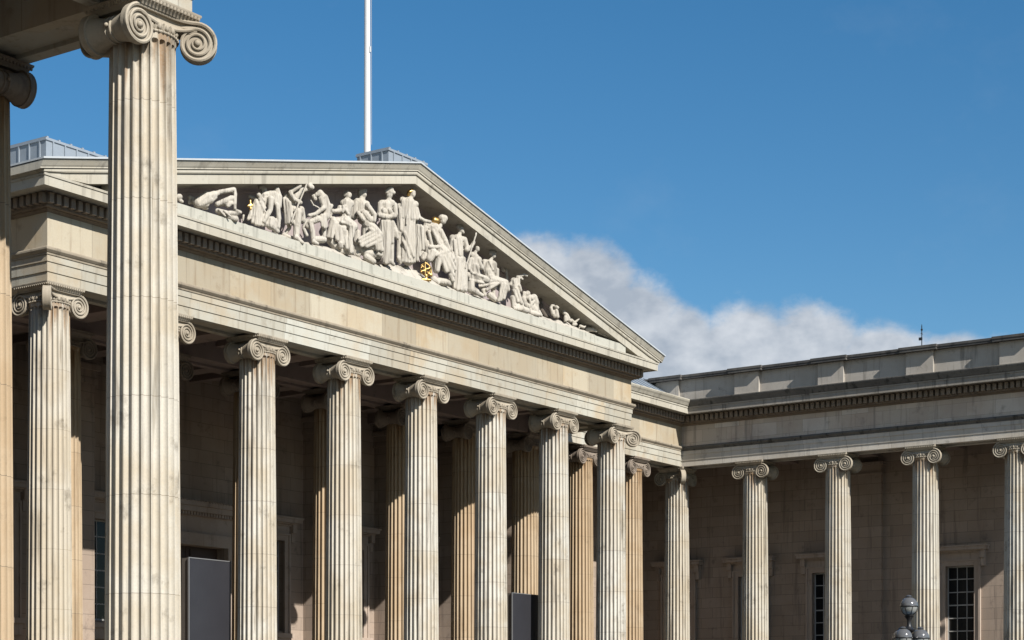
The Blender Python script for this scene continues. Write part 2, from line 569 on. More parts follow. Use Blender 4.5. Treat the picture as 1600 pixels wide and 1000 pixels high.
# ------------------------------------------------------------------ dimensions (metres)
HW = 16.65           # underside of the architraves above the ground
COLH = 14.30         # column height with base
STY = HW - COLH      # stylobate level
SP = 5.25            # column spacing
HF = 0.726           # column axis to the face of the architrave
RR = 5.238           # depth of the portico's first bay
XE = 52.633          # axis of the east wing's colonnade
SE = 5.173
XWG = -15.93         # axis of the west wing's colonnade
YS = RR - 5 * SE - 0.35      # (east) corner column
WYS = [RR - j * 5.243 for j in range(6)]
EYS = [RR - j * SE for j in range(6)]
YB = 11.2            # back wall behind the porticoes


# ------------------------------------------------------------------ Ionic column
def make_shaft_mesh():
    mb = MB()
    # samples across one flute: arris, hollow, arris
    xs = [-0.5, -0.445, -0.435, -0.40, -0.33, -0.22, -0.08, 0.08, 0.22, 0.33, 0.40, 0.435, 0.445]
    NS = len(xs)
    seg = 24 * NS
    zs = [0.62, 0.66, 0.72, 0.80, 0.92, 1.3, 3, 5, 7, 9, 11, 12.4, 13.1, 13.30, 13.40, 13.44, 13.47, 13.495, 13.515, 13.53, 13.542, 13.55, 13.60, 13.66]
    ztop, zbot = 13.55, 0.70
    vs = []

    def R(z):
        t = (z - 0.6) / 13.1
        return 0.782 - 0.097 * (t ** 1.35)

    hw = 0.44                                   # half width of the hollow, in flute pitches
    for z in zs:
        r0 = R(z)
        if z > 13.5:
            r0 += 0.012 * ((z - 13.5) / 0.1) ** 2 if z < 13.61 else 0.02
        w = 2 * math.pi * r0 / 24 * hw
        q = 1.0
        if z > ztop - w:
            q = max(0.0, 1 - ((z - (ztop - w)) / w) ** 2)
        elif z < zbot + w:
            q = max(0.0, 1 - ((zbot + w - z) / w) ** 2)
        k = hw * math.sqrt(q)
        for i in range(seg):
            u = i // NS + 0.5 + xs[i % NS]
            x = xs[i % NS]
            a = 2 * math.pi * u / 24
            d = 0.0
            if k > 0.02 and abs(x) < k:
                d = 0.098 * math.sqrt(max(0, 1 - (x / k) ** 2)) * (k / hw)
            r = r0 - d
            vs.append((r * math.cos(a), r * math.sin(a), z))
    fs = []
    for j in range(len(zs) - 1):
        for i in range(seg):
            i2 = (i + 1) % seg
            fs.append((j * seg + i, j * seg + i2, (j + 1) * seg + i2, (j + 1) * seg + i))
    mb.add(vs, fs)
    # base: plinth and tori
    prof = [(0.02, 0.0), (1.06, 0.0), (1.06, 0.16), (1.0, 0.17), (1.03, 0.21), (1.05, 0.27), (1.03, 0.33), (0.96, 0.36), (0.88, 0.39), (0.86, 0.44),
            (0.88, 0.47), (0.92, 0.48), (0.94, 0.53), (0.92, 0.58), (0.84, 0.60), (0.80, 0.62), (0.78, 0.66), (0.02, 0.66)]
    mb.lathe(prof, 48)
    return mb


XV, YF, ZE, RV = 0.735, 0.70, -0.625, 0.435


def spiral_pts(n=84, turns=3.0):
    out = []
    for i in range(n + 1):
        th = turns * 2 * math.pi * i / n
        r = 0.075 + (RV - 0.075) * (1 - th / (turns * 2 * math.pi)) ** 1.04
        out.append((th, r))
    return out


def add_disc(mb, c, t, nrm, hand, thick=0.16):
    """one carved volute: c eye on the front face, t horizontal unit vector, nrm outward normal, hand -1 left / +1 right"""
    c, t, nrm = Vector(c), Vector(t), Vector(nrm)
    up = Vector((0, 0, 1))

    def pt(th, r, d=0.0):
        a = math.pi / 2 + th
        return c + t * (-hand * r * math.cos(a) * 1.0) + up * (r * math.sin(a)) + nrm * d

    sp = spiral_pts()
    tot = sp[-1][0]
    # recessed field
    ring = [p for p in sp if p[0] <= 2 * math.pi + 1e-6]
    front = [pt(th, r + 0.01, -0.045) for th, r in ring]
    back = [pt(th, r + 0.01, -thick) for th, r in ring]
    k = len(ring)
    vs = [c + nrm * -0.045, c + nrm * -thick] + front + back
    fs = []
    for i in range(k - 1):
        fs.append((0, 2 + i, 3 + i))
        fs.append((1, 3 + k + i, 2 + k + i))
        fs.append((2 + i, 2 + k + i, 3 + k + i, 3 + i))
    mb.add(vs, fs)
    # raised spiral fillet
    pts = [pt(th, r - 0.02 * (1 - th / tot), -0.02) for th, r in sp]
    rad = [0.042 - 0.022 * (th / tot) for th, r in sp]
    mb.tube(pts, rad, 6)
    # eye
    mb.ball(c + nrm * -0.03, 0.07, 10, 6)
    return pt


def add_face(mb, corner_right=False):
    """front (-y) scroll face"""
    n = Vector((0, -1, 0))
    add_disc(mb, (-XV, -YF, ZE), (1, 0, 0), n, -1)
    if corner_right:
        t = Vector((0.7071, -0.7071, 0))
        nn = Vector((-0.7071, -0.7071, 0))
        ce = Vector((0.80, -0.80, ZE)) + nn * 0.13
        add_disc(mb, ce, t, nn, 1, 0.13)
        p0, p1, p2 = Vector((0.15, -YF, 0)), Vector((0.52, -YF, 0)), Vector((ce.x, ce.y, 0))

        def cur(s):
            if s <= 0.15:
                return Vector((s, -YF, 0)), n
            q = (s - 0.15) / (XV - 0.15)
            p = p0 * (1 - q) ** 2 + p1 * 2 * q * (1 - q) + p2 * q * q
            d = ((p1 - p0) * (1 - q) + (p2 - p1) * q).normalized()
            return p, Vector((d.y, -d.x, 0))
    else:
        add_disc(mb, (XV, -YF, ZE), (1, 0, 0), n, 1)

        def cur(s):
            return Vector((s, -YF, 0)), n
    m = 26
    top, low, lowb = [], [], []
    ztop = ZE + RV
    r1 = 0.075 + (RV - 0.075) * (2 / 3.0) ** 1.04
    for i in range(m + 1):
        s = -XV + 2 * XV * i / m
        p, nn = cur(s)
        sag = 0.135 * (1 - (s / XV) ** 2) ** 1.2
        zl = ZE + r1 - sag
        top.append((p, nn, ztop))
        low.append((p, nn, zl))
    vs, fs = [], []
    rows = 6
    for i in range(m + 1):
        p, nn, zt = top[i]
        zl = low[i][2]
        for r in range(rows + 1):
            q = r / rows
            d = -0.03 - 0.055 * math.sin(math.pi * q)
            z = zt + (zl - zt) * q
            vs.append(p + nn * d + Vector((0, 0, z)))
        vs.append(p + nn * -0.25 + Vector((0, 0, zl)))
    w = rows + 2
    for i in range(m):
        for r in range(w - 1):
            fs.append((i * w + r, (i + 1) * w + r, (i + 1) * w + r + 1, i * w + r + 1))
    mb.add(vs, fs)
    mb.tube([p + nn * -0.02 + Vector((0, 0, zt - 0.02)) for p, nn, zt in top], 0.042, 6)
    mb.tube([p + nn * -0.025 + Vector((0, 0, zl - 0.01)) for p, nn, zl in low], 0.034, 6)


def bolster(mb, x, y0, y1):
    prof = []
    for i in range(13):
        q = i / 12
        r = 0.245 + 0.15 * abs(2 * q - 1) ** 1.7
        prof.append((r, y0 + (y1 - y0) * q))
    prof = [(0.02, y0)] + prof + [(0.02, y1)]
    mb.lathe(prof, 20, (x, 0, ZE + 0.02), axis='y')
    ym = (y0 + y1) / 2
    for dy in (-0.07, 0.07):
        a = [Vector((x + 0.255 * math.cos(2 * math.pi * k / 20), ym + dy, ZE + 0.02 + 0.255 * math.sin(2 * math.pi * k / 20))) for k in range(21)]
        mb.tube(a, 0.028, 6)
    mb.ball((x + (-0.29 if x < 0 else 0.29), ym, ZE + 0.05), 0.05, 8, 5)


def transform(mb, start, fn):
    for i in range(start, len(mb.v)):
        mb.v[i] = tuple(fn(Vector(mb.v[i])))


def make_capital(corner=False):
    mb = MB()
    # abacus with carved ovolo edge
    prof = [(0.80, 0.0), (0.87, 0.0), (0.87, -0.035), (0.855, -0.06), (0.82, -0.11), (0.78, -0.14), (0.74, -0.2)]
    a = 1.0
    vs, fs = [], []
    for r, z in [(0.01, 0.0)] + prof[1:] + [(0.01, -0.2)]:
        vs += [(-r, -r, z - 0.004), (r, -r, z - 0.004), (r, r, z - 0.004), (-r, r, z - 0.004)]
    k = len(vs) // 4
    for j in range(k - 1):
        for i in range(4):
            i2 = (i + 1) % 4
            fs.append((j * 4 + i, j * 4 + i2, (j + 1) * 4 + i2, (j + 1) * 4 + i))
    mb.add(vs, fs)
    for i in range(17):
        q = -0.80 + 1.60 * i / 16
        for (x, y) in ((q, -0.838), (q, 0.838), (0.838, q), (-0.838, q)):
            mb.ball((x, y, -0.085), 0.036, 6, 4, 1.25)
    # echinus with eggs
    ech = [(0.02, -0.40), (0.66, -0.40), (0.715, -0.44), (0.72, -0.49), (0.70, -0.545), (0.675, -0.575), (0.02, -0.58)]
    mb.lathe(ech, 40)
    for i in range(24):
        an = 2 * math.pi * i / 24
        mb.ball((0.705 * math.cos(an), 0.705 * math.sin(an), -0.495), 0.06, 8, 5, 1.35)
        an += math.pi / 24
        mb.tube([(0.735 * math.cos(an), 0.735 * math.sin(an), -0.43), (0.70 * math.cos(an), 0.70 * math.sin(an), -0.56)], [0.022, 0.012], 4)
    mb.lathe([(0.02, -0.565), (0.70, -0.565), (0.73, -0.585), (0.735, -0.605), (0.72, -0.63), (0.69, -0.645), (0.02, -0.65)], 40)
    for i in range(44):
        an = 2 * math.pi * i / 44
        mb.ball((0.735 * math.cos(an), 0.735 * math.sin(an), -0.605), 0.03, 5, 4)
    # block between the scrolls
    mb.box(-0.60, 0.60, -0.60, 0.60, -0.34, -0.19)
    if not corner:
        for sgn in (1, -1):
            s0 = len(mb.v)
            add_face(mb)
            if sgn < 0:
                transform(mb, s0, lambda p: Vector((-p.x, -p.y, p.z)))
        bolster(mb, -XV, -YF + 0.12, YF - 0.12)
        bolster(mb, XV, -YF + 0.12, YF - 0.12)
    else:
        for refl in (False, True):
            s0 = len(mb.v)
            add_face(mb, corner_right=True)
            bolster(mb, -XV, -YF + 0.12, YF - 0.10)
            add_disc(mb, (-XV, YF, ZE), (-1, 0, 0), (0, 1, 0), 1)
            if refl:
                transform(mb, s0, lambda p: Vector((-p.y, -p.x, p.z)))
        # thick tongue behind the angle volute
        mb.tube([(0.45, -0.45, -0.32), (0.80, -0.80, -0.36)], [0.16, 0.12], 8)
    return mb


shaft_mb = make_shaft_mesh()
proto = {}


def column(parent, x, y, rot=0.0, corner=False, inner=False, capmat=None):
    """a column is a part of its building; its capital is a sub-part"""
    key = ('shaft', inner)
    px, py, pz = parent.location
    if key not in proto:
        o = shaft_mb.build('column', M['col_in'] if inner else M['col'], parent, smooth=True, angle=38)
        proto[key] = o
    else:
        o = proto[key].copy()
        COL.objects.link(o)
    o.parent = parent
    o.location = (x - px, y - py, STY - pz)
    o.rotation_euler = (0, 0, 0)
    key = ('cap', corner, inner)
    if key not in proto:
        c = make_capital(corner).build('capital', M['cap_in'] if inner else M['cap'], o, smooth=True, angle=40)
        proto[key] = c
    else:
        c = proto[key].copy()
        COL.objects.link(c)
    c.parent = o
    c.location = (0, 0, COLH)
    c.rotation_euler = (0, 0, rot)
    return o


# ------------------------------------------------------------------ entablature profiles  (o outward, z above the architrave's underside)
def zz(prof):
    return [(o, z + HW) for o, z in prof]


P_ARCH = zz([(0, 0), (0, .322), (.035, .332), (.035, .655), (.07, .667), (.07, .88), (.07, .885), (-1.45, .885), (-1.45, 0.0), (-1.13, 0.0), (-1.13, .10), (-.34, .10), (-.34, 0.0)])
P_TAEN = zz([(.07, .887), (.10, .89), (.105, .955), (.13, .965), (.19, 1.03), (.20, 1.045), (.20, 1.10), (.17, 1.145), (-1.45, 1.145), (-1.45, .887)])
P_FRZ = zz([(.02, 1.147), (.02, 2.34), (-.9, 2.34), (-.9, 1.147)])
P_BED = zz([(.04, 2.342), (.07, 2.35), (.10, 2.385), (.17, 2.405), (.17, 2.435), (.32, 2.44), (.32, 2.855), (.40, 2.87), (.45, 2.905), (-.9, 2.905), (-.9, 2.342)])
P_COR = zz([(.45, 2.907), (.93, 2.925), (.93, 2.885), (1.0, 2.885), (1.005, 3.19), (1.04, 3.20), (1.05, 3.275), (-.9, 3.283), (-.9, 2.907)])
P_SIMA = zz([(1.05, 3.285), (1.09, 3.31), (1.12, 3.36), (1.17, 3.44), (1.235, 3.52), (1.265, 3.58), (1.275, 3.60), (1.275, 3.65), (1.15, 3.66), (.3, 3.68), (.3, 3.285)])


def dentils(mb, path, o0=0.32, o1=0.60, pitch=0.315, w=0.2, z0=2.44, z1=2.85, pad=0.62, ends=(True, True)):
    for i in range(len(path) - 1):
        a, b = Vector(path[i]), Vector(path[i + 1])
        t = (b - a).normalized()
        nr = Vector((t.y, -t.x))
        L = (b - a).length
        # convex corners run out to meet the next side, concave ones stop short
        def turn(k):
            if k <= 0 or k >= len(path) - 1:
                return 0
            u = (Vector(path[k]) - Vector(path[k - 1])).normalized()
            v = (Vector(path[k + 1]) - Vector(path[k])).normalized()
            return u.x * v.y - u.y * v.x
        s0 = -o0 if turn(i) > 0 else (o1 + 0.05 if turn(i) < 0 else 0)
        s1 = L + o0 if turn(i + 1) > 0 else (L - o1 - 0.05 if turn(i + 1) < 0 else L)
        n = int((s1 - s0 - w) / pitch)
        st = (s1 - s0 - w) / max(1, n)
        for k in range(n + 1):
            s = s0 + k * st
            p = [a + t * s + nr * o0, a + t * (s + w) + nr * o0, a + t * (s + w) + nr * o1, a + t * s + nr * o1]
            vs = [(q.x, q.y, HW + z0) for q in p] + [(q.x, q.y, HW + z1) for q in p]
            mb.add(vs, [(0, 3, 2, 1), (4, 5, 6, 7), (0, 1, 5, 4), (1, 2, 6, 5), (2, 3, 7, 6), (3, 0, 4, 7)])


def soffit_blocks(mb, pts, along, o_face):
    """cross pieces that frame the sunk soffit panel above each column"""
    for (x, y) in pts:
        if along == 'x':
            mb.box(x - 0.62, x + 0.62, y - HF + 0.341, y + HF - 0.325, HW + 0.002, HW + 0.097)
        else:
            mb.box(x - HF + 0.341, x + HF - 0.325, y - 0.62, y + 0.62, HW + 0.002, HW + 0.097)


def entablature(parent, path, mats, sima=True):
    org = parent.location
    MB().sweep(path, P_ARCH).build('architrave', mats['arch'], parent, org)
    MB().sweep(path, P_TAEN).build('architrave_crown', mats['crown'], parent, org)
    MB().sweep(path, P_FRZ).build('frieze', mats['frieze'], parent, org)
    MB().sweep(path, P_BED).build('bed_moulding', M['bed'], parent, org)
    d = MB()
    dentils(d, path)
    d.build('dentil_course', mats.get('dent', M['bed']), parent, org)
    MB().sweep(path, P_COR).build('cornice', mats['corn'], parent, org)
    if sima:
        MB().sweep(path, P_SIMA).build('gutter_moulding', mats['sima'], parent, org)


# ------------------------------------------------------------------ windows and walls
def window(parent, axis, plane, c, z0, z1, w=1.7, cols=3, rows=6, out=-1, depth=0.35, name='window', cornice=True, glass_depth=0.3):
    """stone surround (window) > sash, pane, cornice; axis 'x' = wall facing -y at y=plane, 'y' = wall facing -x at x=plane"""
    org = parent.location

    def bx(mb, a0, a1, d0, d1, b0, b1):
        # a along wall, d distance in front of the wall plane (positive outwards)
        if axis == 'x':
            mb.box(a0, a1, plane - d1, plane - d0, b0, b1)
        else:
            mb.box(plane - d1, plane - d0, a0, a1, b0, b1)
    h = w / 2
    mb = MB()
    for s in (-1, 1):
        a0, a1 = sorted((c + s * h, c + s * (h + 0.36)))
        bx(mb, a0, a1, -0.05, 0.14, z0 - 0.1, z1 + 0.36)
        e0, e1 = sorted((c + s * (h + 0.26), c + s * (h + 0.38)))
        bx(mb, e0, e1, 0.14, 0.20, z0 - 0.1, z1 + 0.36)
    bx(mb, c - h, c + h, -0.05, 0.14, z1, z1 + 0.36)
    bx(mb, c - h - 0.26, c + h + 0.26, 0.14, 0.20, z1 + 0.26, z1 + 0.36)
    bx(mb, c - h - 0.55, c + h + 0.55, -0.05, 0.28, z0 - 0.32, z0 - 0.1)
    bx(mb, c - h - 0.45, c + h + 0.45, -0.05, 0.16, z0 - 0.8, z0 - 0.32)
    wnd = mb.build(name, M['trim'], parent, org)
    if cornice:
        mb = MB()
        bx(mb, c - h - 0.36, c + h + 0.36, -0.02, 0.12, z1 + 0.36, z1 + 0.72)
        bx(mb, c - h - 0.52, c + h + 0.52, -0.02, 0.22, z1 + 0.72, z1 + 0.80)
        bx(mb, c - h - 0.66, c + h + 0.66, -0.02, 0.40, z1 + 0.80, z1 + 0.86)
        bx(mb, c - h - 0.82, c + h + 0.82, -0.02, 0.55, z1 + 0.86, z1 + 1.04)
        bx(mb, c - h - 0.88, c + h + 0.88, -0.02, 0.61, z1 + 1.04, z1 + 1.12)
        for s in (-1, 1):
            k = c + s * (h + 0.53)
            bx(mb, k - 0.14, k + 0.14, 0.0, 0.34, z1 + 0.40, z1 + 0.798)
            bx(mb, k - 0.12, k + 0.12, 0.0, 0.22, z1 - 0.05, z1 + 0.398)
        mb.build('cornice', M['trim'], wnd, org)
    mb = MB()
    g = -glass_depth
    bx(mb, c - h, c - h + 0.06, g - 0.03, g + 0.04, z0, z1)
    bx(mb, c + h - 0.06, c + h, g - 0.03, g + 0.04, z0, z1)
    bx(mb, c - h + 0.06, c + h - 0.06, g - 0.03, g + 0.04, z1 - 0.07, z1)
    bx(mb, c - h + 0.06, c + h - 0.06, g - 0.03, g + 0.04, z0, z0 + 0.09)
    for i in range(1, cols):
        a = c - h + w * i / cols
        bx(mb, a - 0.02, a + 0.02, g, g + 0.03, z0 + 0.09, z1 - 0.07)
    for j in range(1, rows):
        b = z0 + (z1 - z0) * j / rows
        t = 0.035 if j == rows // 2 else 0.026
        bx(mb, c - h + 0.06, c + h - 0.06, g - 0.002, g + 0.034, b - t, b + t)
    mb.build('sash', M['sash'], wnd, org)
    mb = MB()
    bx(mb, c - h - 0.02, c + h + 0.02, g - 0.02, g - 0.006, z0 - 0.02, z1 + 0.02)
    mb.build('pane', M['glass'], wnd, org)
    return wnd


def wall_x(mb, y0, y1, x0, x1, z0, z1, holes):
    """wall between y0..y1 with rectangular holes (x0,x1,z0,z1), sorted by x"""
    x = x0
    for (a, b, c, d) in sorted(holes):
        mb.box(x, a, y0, y1, z0, z1)
        mb.box(a, b, y0, y1, z0, c)
        mb.box(a, b, y0, y1, d, z1)
        x = b
    mb.box(x, x1, y0, y1, z0, z1)


def wall_y(mb, x0, x1, y0, y1, z0, z1, holes):
    y = y0
    for (a, b, c, d) in sorted(holes):
        mb.box(x0, x1, y, a, z0, z1)
        mb.box(x0, x1, a, b, z0, c)
        mb.box(x0, x1, a, b, d, z1)
        y = b
    mb.box(x0, x1, y, y1, z0, z1)


# ------------------------------------------------------------------ ground
g = MB()
g.add([(-900, -900, 0), (900, -900, 0), (900, 900, 0), (-900, 900, 0)], [(0, 1, 2, 3)])
tag(g.build('ground', M['pave']), kind='structure')

# ------------------------------------------------------------------ the three buildings
portico = empty('portico_building', (18.375, 4.0, 0), 'central temple-fronted building with eight fluted columns under a carved pediment', 'building')
east = empty('colonnade_wing', (60.0, -5.0, 0), 'right-hand colonnaded wing with dark parapet, running toward the viewer from the inner corner', 'building')
west = empty('colonnade_wing', (-26.0, -10.0, 0), 'near left wing of which only two big columns and a corner of the entablature show', 'building')

XEND_E, XEND_W = XE + 4 * 5.25 + 2, XWG - 4 * 5.25 - 2
PATH = [(XEND_W, WYS[5] - HF), (XWG + HF, WYS[5] - HF), (XWG + HF, RR - HF), (-HF, RR - HF), (-HF, -HF), (36.75 + HF, -HF), (36.75 + HF, RR - HF),
        (XE - HF, RR - HF), (XE - HF, EYS[5] - HF), (XEND_E, EYS[5] - HF)]


def sweep_part(i0, i1, prof, path=PATH):
    """part i0..i1 of the whole run, mitred where it meets its neighbours"""
    full = MB().sweep(path, prof, close_ends=False)
    m = len(prof)
    mb = MB()
    vs = full.v[i0 * m:(i1 + 1) * m]
    fs = []
    for i in range(i1 - i0):
        for k in range(m):
            k2 = (k + 1) % m
            fs.append((i * m + k, (i + 1) * m + k, (i + 1) * m + k2, i * m + k2))
    fs.append(tuple(range(m)))
    fs.append(tuple((i1 - i0) * m + k for k in range(m))[::-1])
    return mb.add(vs, fs)


def entab(parent, i0, i1, mats, sima=True):
    org = parent.location
    sweep_part(i0, i1, P_ARCH).build('architrave', mats['arch'], parent, org)
    sweep_part(i0, i1, P_TAEN).build('architrave_crown', mats['crown'], parent, org)
    sweep_part(i0, i1, P_FRZ).build('frieze', mats['frieze'], parent, org)
    sweep_part(i0, i1, P_BED).build('bed_moulding', mats['bed'], parent, org)
    d = MB()
    sub = PATH[i0:i1 + 1]
    # run dentils segment by segment, knowing the neighbours' turns
    for i in range(i0, i1):
        a, b = Vector(PATH[i]), Vector(PATH[i + 1])
        t = (b - a).normalized()
        nr = Vector((t.y, -t.x))
        L = (b - a).length

        def turn(k):
            if k <= 0 or k >= len(PATH) - 1:
                return 0
            u = (Vector(PATH[k]) - Vector(PATH[k - 1])).normalized()
            v = (Vector(PATH[k + 1]) - Vector(PATH[k])).normalized()
            return u.x * v.y - u.y * v.x
        o0, o1, w = 0.318, 0.53, 0.19
        s0 = -o0 - 0.04 if turn(i) > 0 else (o1 + 0.06 if turn(i) < 0 else 0)
        s1 = L + o0 + 0.04 if turn(i + 1) > 0 else (L - o1 - 0.06 if turn(i + 1) < 0 else L)
        n = int((s1 - s0 - w) / 0.315)
        st = (s1 - s0 - w) / max(1, n)
        for k in range(n + 1):
            s = s0 + k * st
            p = [a + t * s + nr * o0, a + t * (s + w) + nr * o0, a + t * (s + w) + nr * o1, a + t * s + nr * o1]
            vs = [(q.x, q.y, HW + 2.52) for q in p] + [(q.x, q.y, HW + 2.849) for q in p]
            d.add(vs, [(0, 3, 2, 1), (4, 5, 6, 7), (0, 1, 5, 4), (1, 2, 6, 5), (2, 3, 7, 6), (3, 0, 4, 7)])
    d.build('dentil_course', mats['dent'], parent, org)
    sweep_part(i0, i1, P_COR).build('cornice', mats['corn'], parent, org)
    if sima:
        sweep_part(i0, i1, P_SIMA).build('gutter_moulding', mats['sima'], parent, org)


MP = dict(arch=M['arch'], crown=M['bed2'], frieze=M['frieze'], bed=M['bed'], dent=M['dent'], corn=M['corn'], sima=M['corn'])
ME = dict(arch=M['wing_arch'], crown=M['sooty'], frieze=M['wing'], bed=M['bed'], dent=M['dent'], corn=M['corn_e'], sima=M['sooty'])
entab(portico, 3, 6, MP, sima=False)
entab(east, 6, 7, MP, sima=False)
entab(east, 7, 9, ME, sima=False)
entab(west, 0, 3, dict(MP, arch=M['arch']), sima=True)
po, eo, wo = portico.location, east.location, west.location
# clean gutter over the recessed range, sooty one along the wing
q = MB()
full = MB().sweep(PATH, P_SIMA, close_ends=False)
mS = len(P_SIMA)


def sima_seg(i, parent, mat):
    vs = full.v[i * mS:(i + 2) * mS]
    fs = [(k, mS + k, mS + (k + 1) % mS, (k + 1) % mS) for k in range(mS)]
    fs += [tuple(range(mS)), tuple(mS + k for k in range(mS))[::-1]]
    MB().add(vs, fs).build('gutter_moulding', mat, parent, parent.location)


PE = [(o if o < 1.05 else 1.05 + (o - 1.05) * 0.84, z) for o, z in P_SIMA]
sima_seg(6, east, M['corn'])
full = MB().sweep(PATH, PE, close_ends=False)
sima_seg(7, east, M['sooty'])
sima_seg(8, east, M['sooty'])

# soffit framing blocks, one above each column
for par, pts, along in ((portico, [(i * SP, 0) for i in range(1, 7)], 'x'), (west, [(XWG, y) for y in WYS[1:5]], 'y'), (west, [(XWG - k * 5.25, WYS[5]) for k in range(1, 4)], 'x'),
                        (west, [(-i * SP, RR) for i in (1, 2)], 'x'), (east, [(XE, y) for y in EYS[1:5]], 'y'), (east, [(XE + k * 5.25, EYS[5]) for k in range(1, 4)], 'x'),
                        (east, [(i * SP, RR) for i in (8, 9)], 'x')):
    for p in pts:
        sb = MB()
        soffit_blocks(sb, [p], along, 0)
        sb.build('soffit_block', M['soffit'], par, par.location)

# ------------------------------------------------------------------ columns
for i in range(8):
    if i == 0:
        column(portico, 0, 0, -math.pi / 2, True)
    elif i == 7:
        column(portico, 7 * SP, 0, 0, True)
    else:
        column(portico, i * SP, 0)
for i in range(8):
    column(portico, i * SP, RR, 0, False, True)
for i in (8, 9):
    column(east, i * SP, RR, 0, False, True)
column(east, XE, EYS[0], -math.pi / 2, True)
for j in range(1, 5):
    column(east, XE, EYS[j], math.pi / 2)
column(east, XE, EYS[5], -math.pi / 2, True)
for k in range(1, 4):
    column(east, XE + k * 5.25, EYS[5])
for i in (-1, -2):
    column(west, i * SP, RR, 0, False, True)
column(west, XWG, WYS[0], 0, True)
for j in range(1, 5):
    column(west, XWG, WYS[j], math.pi / 2, False, j == 4)
column(west, XWG, WYS[5], 0, True)
for k in range(1, 4):
    column(west, XWG - k * 5.25, WYS[5])

# ------------------------------------------------------------------ portico: podium, ceiling, walls
pd = MB()
pd.box(-1.9, 38.65, -1.9, YB + 3, 0.0, STY)
for k in range(11):
    z = STY - (k + 1) * STY / 12
    pd.box(-1.9, 38.65, -1.9 - (k + 1) * 0.38, -1.9 - k * 0.38, 0.0, z)
pd.build('stepped_podium', M['step'], portico, po)
cl = MB()
cl.box(-HF + 1.452, 36.75 + HF - 1.452, -HF + 1.452, YB - 0.01, HW + 0.93, HW + 1.12)
for i in range(0, 8):
    x = i * SP
    if 0 < i < 7:
        cl.box(x - .55, x + .55, HF + .004, RR - HF - .004, HW + .35, HW + .929)
        cl.box(x - .45, x + .45, RR + HF + .004, YB - .012, HW + .40, HW + .929)
    if i < 7:
        xm = x + SP / 2
        for yy0, yy1 in ((HF + .004, RR - HF - .004), (RR + HF + .004, YB - .012)):
            cl.box(xm - .22, xm + .22, yy0, yy1, HW + .62, HW + .927)
            ym = (yy0 + yy1) / 2
            for a, b in ((x + .56, xm - .224), (xm + .224, x + SP - .56)):
                cl.box(a, b, ym - .2, ym + .2, HW + .64, HW + .925)
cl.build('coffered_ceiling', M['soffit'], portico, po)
ib = MB()
xa, xb = HF + .002, 36.75 - HF - .002
ib.box(xa, xb, RR - HF, RR + HF, HW + .10, HW + .80)
ib.box(xa, xb, RR - HF - .06, RR + HF + .06, HW + .802, HW + .927)
ib.box(xa, xb, RR - HF, RR - HF + .36, HW, HW + .098)
ib.box(xa, xb, RR + HF - .36, RR + HF, HW, HW + .098)
for i in range(1, 7):
    ib.box(i * SP - .62, i * SP + .62, RR - HF + .362, RR + HF - .362, HW + .001, HW + .097)
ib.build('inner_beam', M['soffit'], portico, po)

ZB, ZT = HW - 10.55, HW - 6.15          # window sill and head
WC = [23.7, 29.75, 34.9]
WC = [36.75 - c for c in WC][::-1] + WC
holes = [(c - .85, c + .85, ZB, ZT) for c in WC] + [(16.3, 20.45, STY + 0.02, HW - 6.85)]
wl = MB()
wall_x(wl, YB, YB + .7, -1.0, 37.75, STY, HW + .93, holes)
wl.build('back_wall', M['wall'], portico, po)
PIER = [26.05, 31.6, 36.5]
for a in PIER:
    for x0 in (a, 36.75 - a - 1.4):
        pr = MB()
        pr.box(x0, x0 + 1.4, 9.35, YB - .003, STY, HW - .80)
        pr.box(x0 - .10, x0 + 1.5, 9.25, YB - .004, HW - .798, HW - .62)
        pr.box(x0 - .06, x0 + 1.46, 9.29, YB - .004, HW - .618, HW - .22)
        pr.box(x0 - .20, x0 + 1.6, 9.15, YB - .004, HW - .218, HW + .0)
        pr.box(x0 - .05, x0 + 1.45, 9.30, YB - .004, HW + .002, HW + .40)
        pr.build('wall_pier', M['wall'], portico, po)
for c in WC:
    window(portico, 'x', YB, c, ZB, ZT, w=1.7, cols=3, rows=6)
# central doorway: surround > door leaves
dm = MB()
zt = HW - 6.85
dm.box(15.75, 16.3, YB - .28, YB + .02, STY, zt + .55)
dm.box(20.45, 21.0, YB - .28, YB + .02, STY, zt + .55)
dm.box(16.3, 20.45, YB - .28, YB + .02, zt, zt + .55)
dm.box(15.55, 15.75, YB - .16, YB + .02, STY, zt + .75)
dm.box(21.0, 21.2, YB - .16, YB + .02, STY, zt + .75)
dm.box(15.75, 21.0, YB - .16, YB + .02, zt + .552, zt + .75)
dm.box(15.55, 21.2, YB - .13, YB + .02, zt + .752, zt + 1.35)
dm.box(15.4, 21.35, YB - .30, YB + .02, zt + 1.352, zt + 1.5)
dm.box(15.2, 21.55, YB - .55, YB + .02, zt + 1.502, zt + 1.75)
dm.box(15.1, 21.65, YB - .66, YB + .02, zt + 1.752, zt + 1.95)
for k in range(34):
    x = 15.3 + k * 0.183
    dm.box(x, x + .11, YB - .42, YB + .01, zt + 1.36, zt + 1.499)
    dm.ball((x + .06, YB - .66, zt + 1.96), 0.06, 6, 4)
dr = dm.build('doorway', M['trim'], portico, po)
dl = MB()
for (a, b) in ((16.3, 18.36), (18.39, 20.45)):
    dl.box(a, b, YB + .45, YB + .53, STY, zt)
    for j in range(5):
        z0 = STY + .3 + j * 1.46
        dl.box(a + .25, b - .25, YB + .40, YB + .449, z0, z0 + 1.2)
dl.build('door_leaves', M['door'], dr, po)

# main block behind
mbk = MB()
mbk.box(-20.0, 58.0, YB + 1.2, 42, 0, HW + 3.2)
mbk.build('main_block', M['wall'], portico, po)

